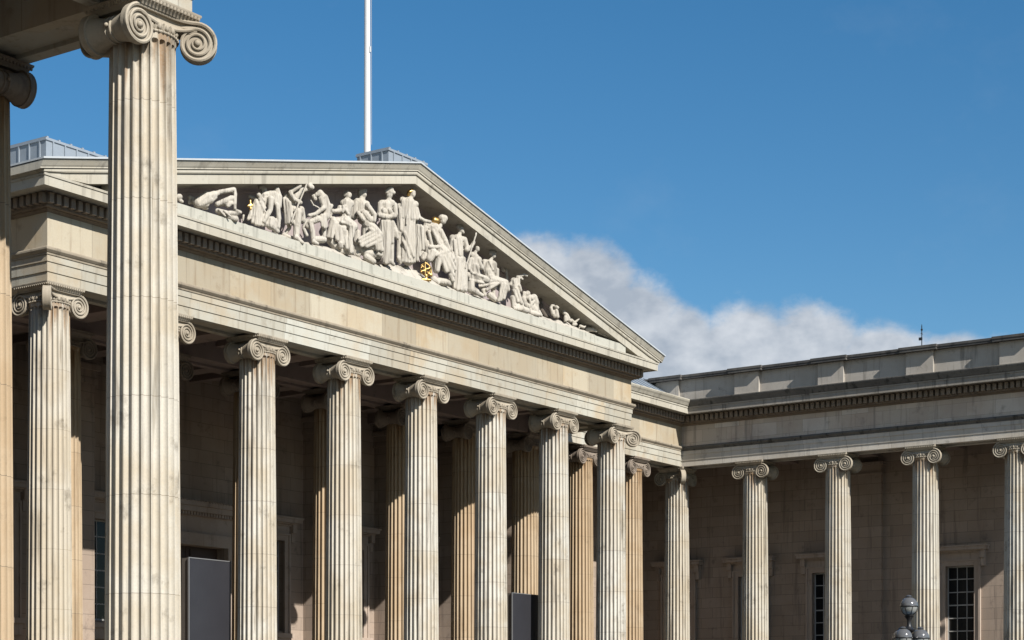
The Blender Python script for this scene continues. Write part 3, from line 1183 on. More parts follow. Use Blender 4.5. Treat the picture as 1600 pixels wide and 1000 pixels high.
# ------------------------------------------------------------------ pediment
XL, XR, XM = -HF - 1.16, 36.75 + HF + 1.16, 18.375
ZTIP, ZAP = HW + 3.653, HW + 8.454


def rake_z(x):
    return ZTIP + (ZAP - ZTIP) * (1 - abs(x - XM) / (XM - XL))


def rake(prof, x0, x1, n=40, zmin=HW + 3.287):
    mb = MB()
    xs = sorted(set([x0 + (x1 - x0) * i / n for i in range(n + 1)] + [XM]))
    m = len(prof)
    vs, fs = [], []
    for x in xs:
        for o, dz in prof:
            vs.append((x, -HF - o, max(zmin + (0.0006 * (m - prof.index((o, dz)))), rake_z(x) + dz)))
    for i in range(len(xs) - 1):
        for k in range(m):
            k2 = (k + 1) % m
            fs.append((i * m + k, (i + 1) * m + k, (i + 1) * m + k2, i * m + k2))
    fs.append(tuple(range(m)))
    fs.append(tuple((len(xs) - 1) * m + k for k in range(m))[::-1])
    return mb.add(vs, fs)


XE0, XE1 = -HF - 1.275, 36.75 + HF + 1.275
rake([(1.225, 0), (1.235, -.05), (1.205, -.10), (1.15, -.20), (1.115, -.245), (1.115, -.285), (1.035, -.30), (-.6, -.30), (-.6, 0)], XE0, XE1).build('raking_gutter', M['corn'], portico, po)
rake([(1.07, -.302), (1.07, -.39), (1.05, -.43), (.99, -.445), (.985, -.80), (.92, -.80), (.92, -.765), (-.6, -.765), (-.6, -.302)], XE0 + .2, XE1 - .2).build('raking_cornice', M['corn'], portico, po)
rake([(-.18, -.767), (-.24, -.80), (-.25, -.90), (-.34, -.93), (-.36, -.99), (-.7, -.99), (-.7, -.767)], 2.2, 34.5).build('tympanum_moulding', M['tymp'], portico, po)
ty = MB()
vs = []
for y in (-HF + .36, -HF + .9):
    vs += [(XL + 1, y, HW + 3.2), (XR - 1, y, HW + 3.2), (XR - 1, y, rake_z(XR - 1) - .1), (XM, y, ZAP - .1), (XL + 1, y, rake_z(XL + 1) - .1)]
ty.add(vs, [(0, 1, 2, 3, 4), (9, 8, 7, 6, 5), (0, 5, 6, 1), (1, 6, 7, 2), (2, 7, 8, 3), (3, 8, 9, 4), (4, 9, 5, 0)])
ty.build('tympanum', M['tymp'], portico, po)
# ledge blocks on which the sculpture stands: a plain front course and a rough rocky bed behind it
pl = MB()
pl.box(1.3, 35.45, -HF - .93, -HF - .45, HW + 3.285, HW + 3.70)
pl.build('sculpture_ledge', M['moss'], portico, po)
rk = MB()
rnd = random.Random(4)
nx = 150
tops = [(1.5, 3.70), (5, 3.86), (7, 3.84), (9, 3.92), (11, 3.92), (13, 4.02), (15, 4.02), (17, 4.10), (18.6, 4.36), (20, 4.12), (22, 4.0), (25, 4.0), (27, 3.95), (29, 4.02), (31, 4.1), (32.6, 4.0), (34, 3.86), (35.2, 3.72)]


def topz(x):
    for (a, za), (b, zb_) in zip(tops, tops[1:]):
        if a <= x <= b:
            return za + (zb_ - za) * (x - a) / (b - a)
    return tops[-1][1]


vs, fs = [], []
ny = 7
for i in range(nx + 1):
    x = 1.5 + 33.7 * i / nx
    zt_ = topz(x)
    for j in range(ny + 1):
        y = -HF - .88 + 1.22 * j / ny
        q = min(1, j / 3.0)
        z = 3.69 + (zt_ - 3.69) * q + (rnd.random() - .5) * .09 * (1 if 0 < j else 0.3)
        vs.append((x, y, HW + z))
w_ = ny + 1
for i in range(nx):
    for j in range(ny):
        fs.append((i * w_ + j, (i + 1) * w_ + j, (i + 1) * w_ + j + 1, i * w_ + j + 1))
rk.add(vs, fs)
rk.build('rocky_bed', M['statue'], portico, po, smooth=True)

# gable roof of lead and its flashing, side gutters
rf = MB()
for s in (0, 1):
    x0, x1 = (XE0 - .02, XM) if s == 0 else (XM, XE1 + .02)
    a, b = rake_z(x0), rake_z(x1)
    vs = []
    for y in (-HF - 1.30, 24.0):
        vs += [(x0, y, a + .006), (x1, y, b + .006), (x1, y, b + .07), (x0, y, a + .07)]
    rf.add(vs, [(0, 1, 2, 3), (7, 6, 5, 4), (0, 4, 5, 1), (1, 5, 6, 2), (2, 6, 7, 3), (3, 7, 4, 0)])
rf.build('roof', M['flash'], portico, po)
gs = MB()
for i0, xs in ((3, -HF), (5, 36.75 + HF)):
    pass
full2 = MB().sweep(PATH, P_SIMA, close_ends=False)
for (i, j, yend) in ((3, 4, -HF - 1.0), (6, 5, -HF - 1.0)):
    vs = [Vector(p) for p in full2.v[i * mS:(i + 1) * mS]]
    ve = [Vector((p[0], yend, p[2])) for p in full2.v[j * mS:(j + 1) * mS]]
    # keep the run straight: same x as at the start's outer offset
    sg = -1 if i == 3 else 1
    base_x = -HF if i == 3 else 36.75 + HF
    ve = [Vector((base_x + sg * P_SIMA[k][0], yend, P_SIMA[k][1])) for k in range(mS)]
    fs = [(k, mS + k, mS + (k + 1) % mS, (k + 1) % mS) for k in range(mS)]
    fs += [tuple(range(mS)), tuple(mS + k for k in range(mS))[::-1]]
    gs = MB()
    gs.add(vs + ve, fs)
    gs.build('side_gutter', M['corn'], portico, po)


# lead-clad roof housings
def lead_box(name, x0, x1, y0, y1, z0, z1, parent, label=None):
    mb = MB()
    mb.box(x0, x1, y0, y1, z0, z1 - .10)
    mb.box(x0 - .05, x1 + .05, y0 - .05, y1 + .05, z1 - .10, z1)
    x = x0 + .35
    while x < x1:
        mb.box(x - .03, x + .03, y0 - .05, y0, z0, z1 - .102)
        x += .62
    y = y0 + .35
    while y < y1:
        mb.box(x0 - .05, x0, y - .03, y + .03, z0, z1 - .102)
        y += .62
    x = x0
    while x < x1:
        mb.box(x, x + .09, y0 - .05, y1 + .05, z1 + .0, z1 + .05)
        x += .62
    return mb.build(name, M['lead'], parent, parent.location)


lead_box('roof_housing', 21.23, 24.0, 2.0, 3.80, HW + 6.5, HW + 10.52, portico)
lead_box('roof_housing', 6.87, 15.5, 8.0, 12.0, HW + 4.0, HW + 8.38, portico)

# ------------------------------------------------------------------ wings: podium, ceilings, walls, roofs, parapets
for par, sgn, xc, ys, xfar in ((east, 1, XE, EYS, XEND_E), (west, -1, XWG, WYS, XEND_W)):
    o = par.location
    wx = 57.333 if sgn > 0 else XWG - 4.7           # wall behind the colonnade
    bk = 92.0 if sgn > 0 else -60.0

    def bx(mb, xa, xb, *r):
        mb.box(min(xa, xb), max(xa, xb), *r)
    ysouth = ys[5]
    pdm = MB()
    bx(pdm, xc - sgn * 1.6, bk, ysouth - 1.6, YB + 3, 0, STY)
    e0 = 38.66 if sgn > 0 else -1.91
    bx(pdm, e0, xc - sgn * 1.602, RR - 1.6, YB + 3, 0, STY - .002)
    for k in range(11):
        z = STY - (k + 1) * STY / 12
        bx(pdm, xc - sgn * (1.6 + k * .36), xc - sgn * (1.6 + (k + 1) * .36), ysouth - 1.6, RR - 1.6 - k * .36, 0, z)
        bx(pdm, e0, xc - sgn * (1.6 + (k + 1) * .36), RR - 1.6 - (k + 1) * .36, RR - 1.6 - k * .36, 0, z)
    pdm.build('stepped_podium', M['step'], par, o)
    # ceilings
    c = MB()
    xin = xc + sgn * .728
    bx(c, xin, wx - sgn * .004, ysouth + .73, YB - .005, HW + .9, HW + 1.1)
    bx(c, wx, bk, ysouth + .73, ysouth + 5.2, HW + .902, HW + 1.1)
    c0 = 36.75 + HF - 1.44 if sgn > 0 else -HF + 1.44
    bx(c, (37.9 if sgn > 0 else -1.2), xin - sgn * .003, RR + .73, YB - .006, HW + .904, HW + 1.1)
    for y in ys[1:]:
        bx(c, xin + sgn * .003, wx - sgn * .006, y - .45, y + .45, HW + .40, HW + .899)
    for k in range(6):
        ym = (ys[min(k, 5)] + (ys[k + 1] if k < 5 else ys[5] - 5)) / 2
        if k < 5:
            bx(c, xin + sgn * .003, wx - sgn * .006, ym - .2, ym + .2, HW + .62, HW + .898)
    c.build('coffered_ceiling', M['soffit'], par, o)
    # walls
    wl = MB()
    if sgn > 0:
        wcs = [-10.43, -2.16, 2.75, 7.75]
        wall_y(wl, wx, wx + .7, ysouth + 5.2, YB + 1.2, STY, HW + .9, [(cc - .85, cc + .85, ZB, ZT) for cc in wcs])
        wall_x(wl, YB, YB + .7, 37.75, wx - .004, STY, HW + .9, [(44.4 - .85, 44.4 + .85, ZB, ZT), (49.8 - .85, 49.8 + .85, ZB, ZT)])
        bx(wl, wx + .702, bk, ysouth + 5.2, ysouth + 5.9, STY, HW + .9)
        wl.build('back_wall', M['wall'], par, o)
        for cc in wcs:
            window(par, 'y', wx, cc, ZB, ZT, w=1.7, cols=3, rows=6)
        for cc in (44.4, 49.8):
            window(par, 'x', YB, cc, ZB, ZT, w=1.7, cols=3, rows=6)
        pp = MB()
        pp.box(wx - .28, wx - .002, -5.78, -3.90, STY, HW - .62)
        pp.box(wx - .36, wx - .003, -5.86, -3.82, HW - .618, HW - .50)
        pp.box(wx - .30, wx - .003, -5.80, -3.88, HW - .498, HW - .10)
        pp.box(wx - .44, wx - .003, -5.94, -3.74, HW - .098, HW + .10)
        pp.build('wall_pilaster', M['wall'], par, o)
        pp = MB()
        pp.box(41.9, 43.3, 9.35, YB - .003, STY, HW - .2)
        pp.build('wall_pier', M['wall'], par, o)
    else:
        bx(wl, wx, wx - .7, ysouth + 5.2, YB + 1.2, STY, HW + .9)
        wall_x(wl, YB, YB + .7, wx + .004, -1.004, STY, HW + .9, [])
        bx(wl, wx - .702, bk, ysouth + 5.2, ysouth + 5.9, STY, HW + .9)
        wl.build('back_wall', M['wall'], par, o)
    # body and roofs
    b = MB()
    bx(b, wx + sgn * .8, bk, ysouth + 6.0, YB + 1.19, 0, HW + 3.3)
    b.build('wing_block', M['wall'], par, o)
    r = MB()
    xa, xb = (37.48, XE - HF + .3) if sgn > 0 else (-HF - .004, XWG + HF - .3)
    xa, xb = min(xa, xb), max(xa, xb)
    y0, y1, y2 = RR - HF - .3, 7.2, 12.5
    z0, z1 = HW + 3.66, HW + 5.45
    r.add([(xa, y0, z0), (xb, y0, z0), (xb, y1, z1), (xa, y1, z1), (xa, y0, z0 - .2), (xb, y0, z0 - .2), (xb, y1, z0 - .2), (xa, y1, z0 - .2)],
          [(0, 1, 2, 3), (0, 4, 5, 1), (1, 5, 6, 2), (2, 6, 7, 3), (3, 7, 4, 0), (4, 7, 6, 5)])
    x = xa + .3
    dy, dz = y1 - y0, z1 - z0
    while x < xb - .1:
        r.add([(x, y0, z0), (x + .07, y0, z0), (x + .07, y1, z1), (x, y1, z1), (x, y0, z0 + .06), (x + .07, y0, z0 + .06), (x + .07, y1, z1 + .06), (x, y1, z1 + .06)],
              [(4, 5, 6, 7), (0, 4, 7, 3), (1, 2, 6, 5), (0, 1, 5, 4), (2, 3, 7, 6)])
        x += .75
    r.box(xa, xb, y1, y2, HW + 3.0, z1 - .3)
    r.build('roof', M['lead'], par, o)
    rr = MB()
    bx(rr, xc + sgn * .6, bk, ysouth + 1.0, YB + 6, HW + 3.30, HW + 3.62)
    rr.build('flat_roof', M['lead'], par, o)
    # parapet with projecting blocks
    pa = MB()
    X0 = xc - sgn * HF
    yn = 12.0
    inn = X0 + sgn * 1.1
    bx(pa, X0 + sgn * .16, inn, ysouth - HF + .16, yn, HW + 3.6, HW + 5.10)
    bx(pa, X0 + sgn * .10, inn, ysouth - HF + .10, yn, HW + 3.6, HW + 3.86)
    bx(pa, X0 + sgn * 1.102, xfar, ysouth - HF + .33, ysouth - HF + 1.1, HW + 3.6, HW + 5.10)
    cp = MB()
    bx(cp, X0 - sgn * .12, inn + sgn * .1, ysouth - HF - .12, yn, HW + 5.102, HW + 5.21)
    bx(cp, X0 - sgn * .15, inn + sgn * .12, ysouth - HF - .15, yn + .02, HW + 5.212, HW + 5.345)
    bx(cp, inn + sgn * .123, xfar, ysouth - HF + .02, ysouth - HF + 1.2, HW + 5.102, HW + 5.34)
    ks = [(-.53 + 5.24 * k, 1.02 + 5.24 * k) for k in range(-3, 3)]
    if sgn < 0:
        ks = [(a + (WYS[1] - EYS[1]), b + (WYS[1] - EYS[1])) for a, b in ks]
    ks.append((ysouth - HF - .01, ysouth - HF + 1.6))
    for a, b in ks:
        bx(pa, X0 - sgn * .0, X0 + sgn * .9, a, b, HW + 3.6, HW + 5.08)
        bx(pa, X0 - sgn * .09, X0 + sgn * .9, a - .07, b + .07, HW + 3.601, HW + 3.88)
        bx(cp, X0 - sgn * .30, X0 + sgn * 1.25, a - .28, b + .28, HW + 5.082, HW + 5.216)
        bx(cp, X0 - sgn * .33, X0 + sgn * 1.28, a - .31, b + .31, HW + 5.218, HW + 5.35)
    pa.build('parapet', M['wing_parapet'], par, o)
    cp.build('parapet_coping', M['sooty2'], par, o)

# ------------------------------------------------------------------ statues
STAT = [["reclining_statue","pale stone nude reclining on one arm, leftmost visible carving of the pediment",[6.7,-1.28,20.43],[[-0.59,0.18,0.36,0.2,-0.31,0.02,0.62,0.22],[-0.31,0.02,0.62,0.21,-0.09,-0.11,0.73,0.16],[-0.49,0.1,0.37,0.17,-0.22,-0.06,0.52,0.15],[-0.54,0.15,0.27,0.1,-0.31,0.02,0.34,0.1],[-0.56,0.26,0.38,0.14,-0.68,0.33,0.42,0.12],[-0.05,-0.13,0.75,0.12,0.13,-0.24,0.87,0.09],[0.13,-0.24,0.87,0.09,0.56,-0.48,1.01,0.1],[0.61,-0.48,1.02,0.1,0.65,-0.51,0.84,0.08],[0.61,-0.55,0.82,0.07,0.6,-0.54,0.31,0.06],[0.64,-0.5,0.28,0.06,0.81,-0.6,0.21,0.08],[0.07,-0.17,0.42,0.1,0.52,-0.43,0.69,0.12],[0.14,-0.08,0.43,0.1,0.41,-0.23,0.5,0.1],[-0.72,0.42,0.54,0.08,-0.77,0.45,0.4,0.07],[-0.64,0.37,0.51,0.1,-0.76,0.44,0.57,0.08],[-0.72,0.42,0.42,0.07,-0.77,0.45,0.36,0.06],[0.07,-0.17,0.17,0.1,0.4,-0.37,0.12,0.1],[0.45,-0.32,0.14,0.1,0.75,-0.5,0.18,0.1],[0.24,-0.14,0.1,0.1,0.75,-0.43,-0.02,0.12],[0.39,-0.38,0.4,0.09,0.47,-0.43,0.49,0.1],[-0.2,0.12,0.25,0.07,-0.34,0.19,0.25,0.07],[-0.23,-0.07,0.46,0.08,-0.06,-0.16,0.63,0.09],[0.15,-0.42,0.15,0.04,0.36,-0.54,-0.03,0.04],[0.01,-0.3,0.17,0.04,0.21,-0.42,-0.03,0.04]],[]],
["carved_shield","small round pale stone carving at the left end of the visible pediment",[4.93,-1.28,20.43],[[-0.03,0.02,0.3,0.13,0.02,-0.01,0.29,0.12],[0.02,-0.01,0.19,0.07,0.11,-0.07,0.13,0.06]],[]],
["robed_statue","robed stone woman bending down with a gilded cross beside her skirt",[9.48,-1.28,20.43],[[-0.1,0.06,1.69,0.12,-0.0,0.0,1.62,0.11],[-0.0,0.0,1.55,0.07,0.05,-0.03,1.44,0.1],[-0.0,0.0,1.4,0.17,0.24,-0.14,1.41,0.2],[0.24,-0.14,1.41,0.2,0.24,-0.14,1.17,0.17],[0.05,-0.03,1.25,0.19,-0.07,0.04,0.99,0.15],[0.53,-0.17,1.71,0.12,0.6,-0.21,1.43,0.15],[0.56,-0.25,1.41,0.15,0.53,-0.24,1.08,0.15],[0.3,-0.24,1.46,0.15,0.37,-0.28,1.09,0.12],[0.06,-0.3,1.21,0.14,0.04,-0.29,0.8,0.1],[0.04,-0.29,0.8,0.1,-0.18,-0.16,0.34,0.09],[0.33,-0.39,1.01,0.11,0.38,-0.42,0.53,0.1],[0.38,-0.42,0.53,0.09,0.35,-0.4,0.21,0.1],[0.18,-0.23,0.41,0.19,0.15,-0.22,0.27,0.2],[0.15,-0.22,0.27,0.15,0.37,-0.35,0.06,0.1],[-0.19,0.11,1.11,0.15,-0.31,0.18,0.8,0.15],[-0.35,0.07,1.12,0.09,-0.62,0.23,0.39,0.07],[-0.38,0.03,1.03,0.09,-0.51,0.11,0.28,0.08],[-0.38,-0.02,0.96,0.09,-0.44,0.01,0.21,0.08],[-0.35,-0.06,0.88,0.09,-0.35,-0.06,0.19,0.08],[-0.25,-0.05,0.8,0.09,-0.18,-0.09,0.22,0.08],[-0.16,-0.04,0.58,0.12,-0.02,-0.12,0.28,0.11],[-0.23,0.26,0.83,0.15,-0.27,0.29,0.5,0.17],[-0.03,0.08,0.93,0.15,-0.03,0.08,0.47,0.17],[-0.48,0.28,1.28,0.07,-0.24,0.14,1.21,0.09],[-0.35,-0.06,1.31,0.1,-0.18,-0.16,1.12,0.06],[-0.32,-0.08,1.16,0.07,-0.13,-0.19,0.86,0.05],[-0.32,-0.11,1.02,0.07,-0.17,-0.19,0.72,0.05],[-0.7,0.4,0.53,0.05,-0.72,0.42,0.34,0.04]],[[-0.56,0.19,1.09,0.06,-0.55,0.18,0.77,0.07],[-0.66,0.22,0.88,0.05,-0.48,0.12,0.92,0.05]]],
["leaning_statue","stone man leaning over a long staff beside a draped block",[11.13,-1.28,20.43],[[0.52,-0.43,2.17,0.11,0.58,-0.47,2.15,0.11],[0.5,-0.36,2.26,0.09,0.6,-0.41,2.29,0.08],[0.4,-0.23,2.03,0.1,0.55,-0.32,2.11,0.09],[0.22,-0.13,2.15,0.11,0.3,-0.17,2.05,0.13],[0.04,-0.29,2.11,0.11,-0.28,-0.1,1.82,0.1],[-0.32,-0.14,1.8,0.1,-0.18,-0.23,1.55,0.09],[-0.18,-0.23,1.55,0.09,0.05,-0.36,1.45,0.08],[0.3,-0.17,2.02,0.15,0.1,-0.06,1.75,0.16],[0.1,-0.06,1.75,0.17,-0.1,0.06,1.36,0.18],[-0.34,0.06,1.72,0.09,-0.09,-0.08,1.48,0.08],[-0.25,0.14,1.67,0.11,-0.3,0.17,1.12,0.1],[-0.39,0.09,1.55,0.09,-0.31,0.05,0.63,0.08],[-0.34,-0.01,1.49,0.09,-0.27,-0.06,0.65,0.08],[-0.3,-0.09,1.4,0.09,-0.2,-0.14,0.68,0.09],[-0.1,0.06,1.28,0.18,-0.12,0.07,0.92,0.18],[-0.04,-0.11,1.18,0.16,0.13,-0.21,1.1,0.18],[0.09,-0.21,1.03,0.16,0.04,-0.18,0.59,0.16],[0.04,-0.18,0.59,0.15,0.02,-0.17,0.17,0.13],[-0.1,-0.27,0.08,0.11,0.12,-0.4,-0.1,0.07],[0.3,-0.17,1.25,0.15,0.35,-0.2,0.87,0.14],[-0.03,0.15,0.76,0.13,-0.03,0.15,0.51,0.08],[-0.03,0.15,0.51,0.08,-0.21,0.25,0.24,0.07],[0.31,-0.31,0.46,0.08,0.41,-0.37,0.26,0.07],[-0.26,0.28,0.24,0.05,0.04,0.11,0.14,0.1],[0.24,-0.53,2.22,0.03,-0.32,-0.21,0.64,0.03],[-0.0,0.0,0.83,0.1,-0.1,0.06,0.87,0.13]],[]],
["stooping_statue","bare stone man stooping with a sickle held over a basket",[12.35,-1.28,20.43],[[0.05,0.04,2.03,0.11,0.1,0.01,1.95,0.1],[0.13,-0.07,2.11,0.1,0.23,-0.13,2.18,0.12],[0.23,-0.13,2.18,0.15,0.38,-0.22,1.98,0.18],[0.38,-0.22,1.98,0.2,0.48,-0.28,1.72,0.18],[0.48,-0.28,1.72,0.18,0.46,-0.26,1.32,0.17],[0.14,-0.28,1.89,0.13,0.24,-0.34,1.57,0.11],[0.15,-0.38,1.52,0.1,-0.12,-0.22,1.26,0.08],[-0.12,-0.22,1.26,0.08,-0.35,-0.09,1.17,0.08],[0.39,-0.29,1.25,0.17,0.11,-0.13,1.13,0.15],[0.04,-0.18,1.1,0.15,-0.21,-0.04,0.96,0.13],[-0.22,-0.03,0.93,0.13,-0.13,-0.08,0.55,0.11],[-0.13,-0.08,0.55,0.11,-0.1,-0.1,0.2,0.09],[-0.17,-0.16,0.17,0.09,-0.03,-0.24,0.11,0.07],[0.45,-0.2,1.33,0.15,0.43,-0.18,0.94,0.14],[0.43,-0.18,0.94,0.12,0.44,-0.19,0.52,0.09],[0.17,-0.29,1.25,0.08,0.19,-0.31,0.84,0.07],[0.32,-0.34,1.28,0.08,0.35,-0.36,0.84,0.07],[0.23,-0.35,1.26,0.08,0.25,-0.37,0.79,0.08],[-0.27,-0.11,1.77,0.03,-0.18,-0.16,1.61,0.03],[-0.18,-0.16,1.61,0.03,-0.0,-0.26,1.54,0.03],[-0.36,0.01,1.04,0.05,-0.5,0.09,0.69,0.05],[-0.3,0.11,0.85,0.1,-0.25,0.08,0.77,0.09],[0.14,0.05,0.35,0.15,0.45,-0.13,0.39,0.15],[0.66,-0.38,1.74,0.08,0.51,-0.29,1.44,0.08]],[]],
["seated_statue","seated stone woman resting an arm outward, hair dark in the shade",[14.3,-1.28,20.43],[[0.12,-0.07,2.51,0.13,0.14,-0.08,2.54,0.13],[0.09,0.05,2.55,0.12,0.14,0.03,2.63,0.12],[0.06,-0.04,2.36,0.09,0.03,-0.02,2.23,0.12],[-0.06,0.04,2.18,0.15,0.19,-0.11,2.21,0.17],[0.06,-0.04,2.16,0.25,0.03,-0.02,1.82,0.25],[0.03,-0.02,1.82,0.25,-0.0,0.0,1.52,0.25],[-0.28,0.03,1.93,0.13,-0.31,0.05,1.82,0.12],[-0.35,0.01,1.81,0.11,-0.57,0.13,1.75,0.09],[-0.55,0.19,1.79,0.09,-0.68,0.26,1.54,0.07],[-0.09,-0.08,1.42,0.25,-0.4,0.1,1.38,0.17],[-0.08,-0.15,1.38,0.25,0.17,-0.29,1.24,0.2],[-0.52,0.17,1.43,0.14,-0.58,0.21,1.29,0.13],[-0.6,0.15,1.41,0.11,-0.77,0.25,0.72,0.08],[-0.58,0.08,1.33,0.11,-0.68,0.13,0.69,0.08],[-0.51,0.03,1.24,0.11,-0.49,0.02,0.64,0.09],[-0.4,-0.03,1.12,0.12,-0.31,-0.08,0.5,0.11],[-0.25,-0.12,1.08,0.14,-0.12,-0.19,0.35,0.11],[0.05,-0.35,1.17,0.15,-0.05,-0.3,0.69,0.12],[-0.05,-0.3,0.69,0.12,-0.01,-0.32,0.19,0.11],[0.02,-0.07,0.94,0.19,-0.05,-0.04,0.39,0.17],[0.03,-0.41,1.16,0.12,0.0,-0.39,0.82,0.08],[-0.48,0.34,0.63,0.19,-0.2,0.18,0.32,0.19],[-0.15,0.09,0.25,0.17,0.22,-0.12,0.27,0.14],[-0.41,-0.09,0.44,0.11,-0.38,-0.1,0.35,0.11],[-0.26,-0.13,1.97,0.07,-0.08,-0.24,1.7,0.07],[-0.22,-0.18,2.01,0.06,-0.31,-0.13,1.76,0.06],[-0.41,-0.13,1.31,0.07,0.02,-0.37,1.3,0.07]],[]],
["reclining_muse","stone woman with curled hair leaning back and holding a lyre on her lap",[15.67,-1.28,20.43],[[-0.14,0.08,2.84,0.13,-0.11,0.06,2.83,0.13],[-0.22,0.13,2.95,0.11,-0.06,0.04,3.0,0.1],[-0.25,0.15,2.91,0.11,-0.22,0.13,2.68,0.09],[-0.13,0.07,2.69,0.09,-0.16,0.09,2.58,0.11],[-0.38,0.22,2.52,0.16,-0.0,0.0,2.47,0.14],[-0.22,0.13,2.4,0.24,-0.22,0.13,2.13,0.22],[-0.22,0.13,2.13,0.22,-0.16,0.09,1.83,0.22],[-0.44,0.25,2.41,0.17,-0.5,0.29,1.92,0.19],[-0.15,-0.17,2.34,0.13,0.1,-0.31,2.03,0.11],[0.08,-0.37,1.99,0.1,0.05,-0.35,1.74,0.09],[-0.25,-0.12,1.99,0.17,-0.09,-0.21,1.8,0.16],[-0.55,-0.01,1.97,0.11,-0.36,-0.12,1.72,0.09],[0.1,-0.18,1.51,0.19,-0.09,-0.08,1.62,0.22],[0.07,-0.3,1.45,0.19,0.25,-0.41,1.23,0.19],[-0.0,0.0,1.44,0.24,-0.0,0.0,1.04,0.25],[-0.44,0.12,1.23,0.13,-0.47,0.14,0.89,0.16],[0.21,-0.44,1.22,0.14,0.33,-0.52,0.59,0.11],[0.12,-0.43,1.1,0.13,0.15,-0.45,0.59,0.1],[0.16,-0.48,1.24,0.09,-0.53,-0.08,0.78,0.08],[0.17,-0.51,1.1,0.09,-0.49,-0.13,0.64,0.08],[0.04,-0.41,1.32,0.09,-0.56,-0.07,0.91,0.08],[0.22,-0.52,0.94,0.09,-0.28,-0.23,0.64,0.08],[-0.28,0.03,0.78,0.16,0.19,-0.24,0.7,0.17],[-0.35,0.2,0.65,0.19,0.0,0.0,0.46,0.19],[-0.05,-0.04,0.44,0.19,0.4,-0.29,0.39,0.14],[0.3,-0.37,0.43,0.11,0.41,-0.43,0.41,0.09],[-0.39,0.29,0.72,0.19,-0.33,0.26,0.39,0.19],[-0.09,-0.08,0.26,0.16,0.16,-0.22,0.12,0.13],[-0.17,-0.31,1.36,0.09,-0.11,-0.35,1.33,0.09]],[]],
["stone_mask","dark round stone mask lying at the foot of a standing statue",[16.22,-1.45,20.43],[[-0.03,0.02,0.28,0.16,0.05,-0.03,0.28,0.16],[-0.16,0.09,0.15,0.09,0.13,-0.07,0.17,0.08]],[]],
["capped_statue","standing stone woman in a round cap with folded arms",[16.96,-1.28,20.43],[[0.11,-0.06,3.14,0.15,0.11,-0.06,3.25,0.16],[0.11,-0.06,3.32,0.19,0.14,-0.08,3.37,0.17],[-0.05,-0.04,3.25,0.09,0.23,-0.2,3.26,0.09],[0.1,-0.06,2.99,0.1,0.09,-0.05,2.87,0.14],[-0.17,0.1,2.76,0.16,0.21,-0.12,2.82,0.16],[0.02,-0.01,2.68,0.24,0.02,-0.01,2.38,0.23],[0.02,-0.01,2.38,0.23,-0.0,0.0,2.12,0.21],[-0.27,-0.08,2.42,0.12,-0.26,-0.08,2.38,0.12],[-0.03,-0.21,2.45,0.12,-0.01,-0.22,2.41,0.12],[-0.32,0.08,2.69,0.12,-0.35,0.1,2.28,0.12],[-0.45,-0.0,2.19,0.12,-0.19,-0.15,2.15,0.11],[-0.23,-0.19,2.13,0.11,0.08,-0.37,2.22,0.1],[0.33,-0.19,2.76,0.12,0.36,-0.21,2.39,0.11],[0.17,-0.36,2.32,0.1,0.02,-0.27,2.23,0.1],[-0.0,0.0,2.08,0.23,-0.02,0.01,1.18,0.24],[-0.02,0.01,1.18,0.24,-0.03,0.02,0.44,0.24],[-0.27,0.02,1.99,0.1,-0.37,0.08,0.9,0.09],[-0.29,-0.04,1.94,0.1,-0.34,-0.01,0.52,0.09],[-0.24,-0.12,1.94,0.1,-0.27,-0.1,0.3,0.09],[-0.19,-0.2,1.93,0.1,-0.24,-0.17,0.26,0.09],[-0.09,-0.23,1.95,0.1,-0.12,-0.21,0.31,0.1],[0.02,-0.27,1.93,0.1,0.02,-0.27,1.15,0.12],[0.07,-0.23,1.17,0.12,0.07,-0.23,0.35,0.1],[0.1,-0.25,1.69,0.12,0.24,-0.33,1.6,0.12],[0.19,-0.37,1.55,0.11,0.23,-0.39,1.36,0.1],[-0.24,0.14,1.9,0.09,-0.34,0.2,1.07,0.09],[-0.06,-0.29,0.32,0.1,0.04,-0.35,0.22,0.08],[0.11,-0.19,2.0,0.14,0.25,-0.27,1.72,0.12]],[]],
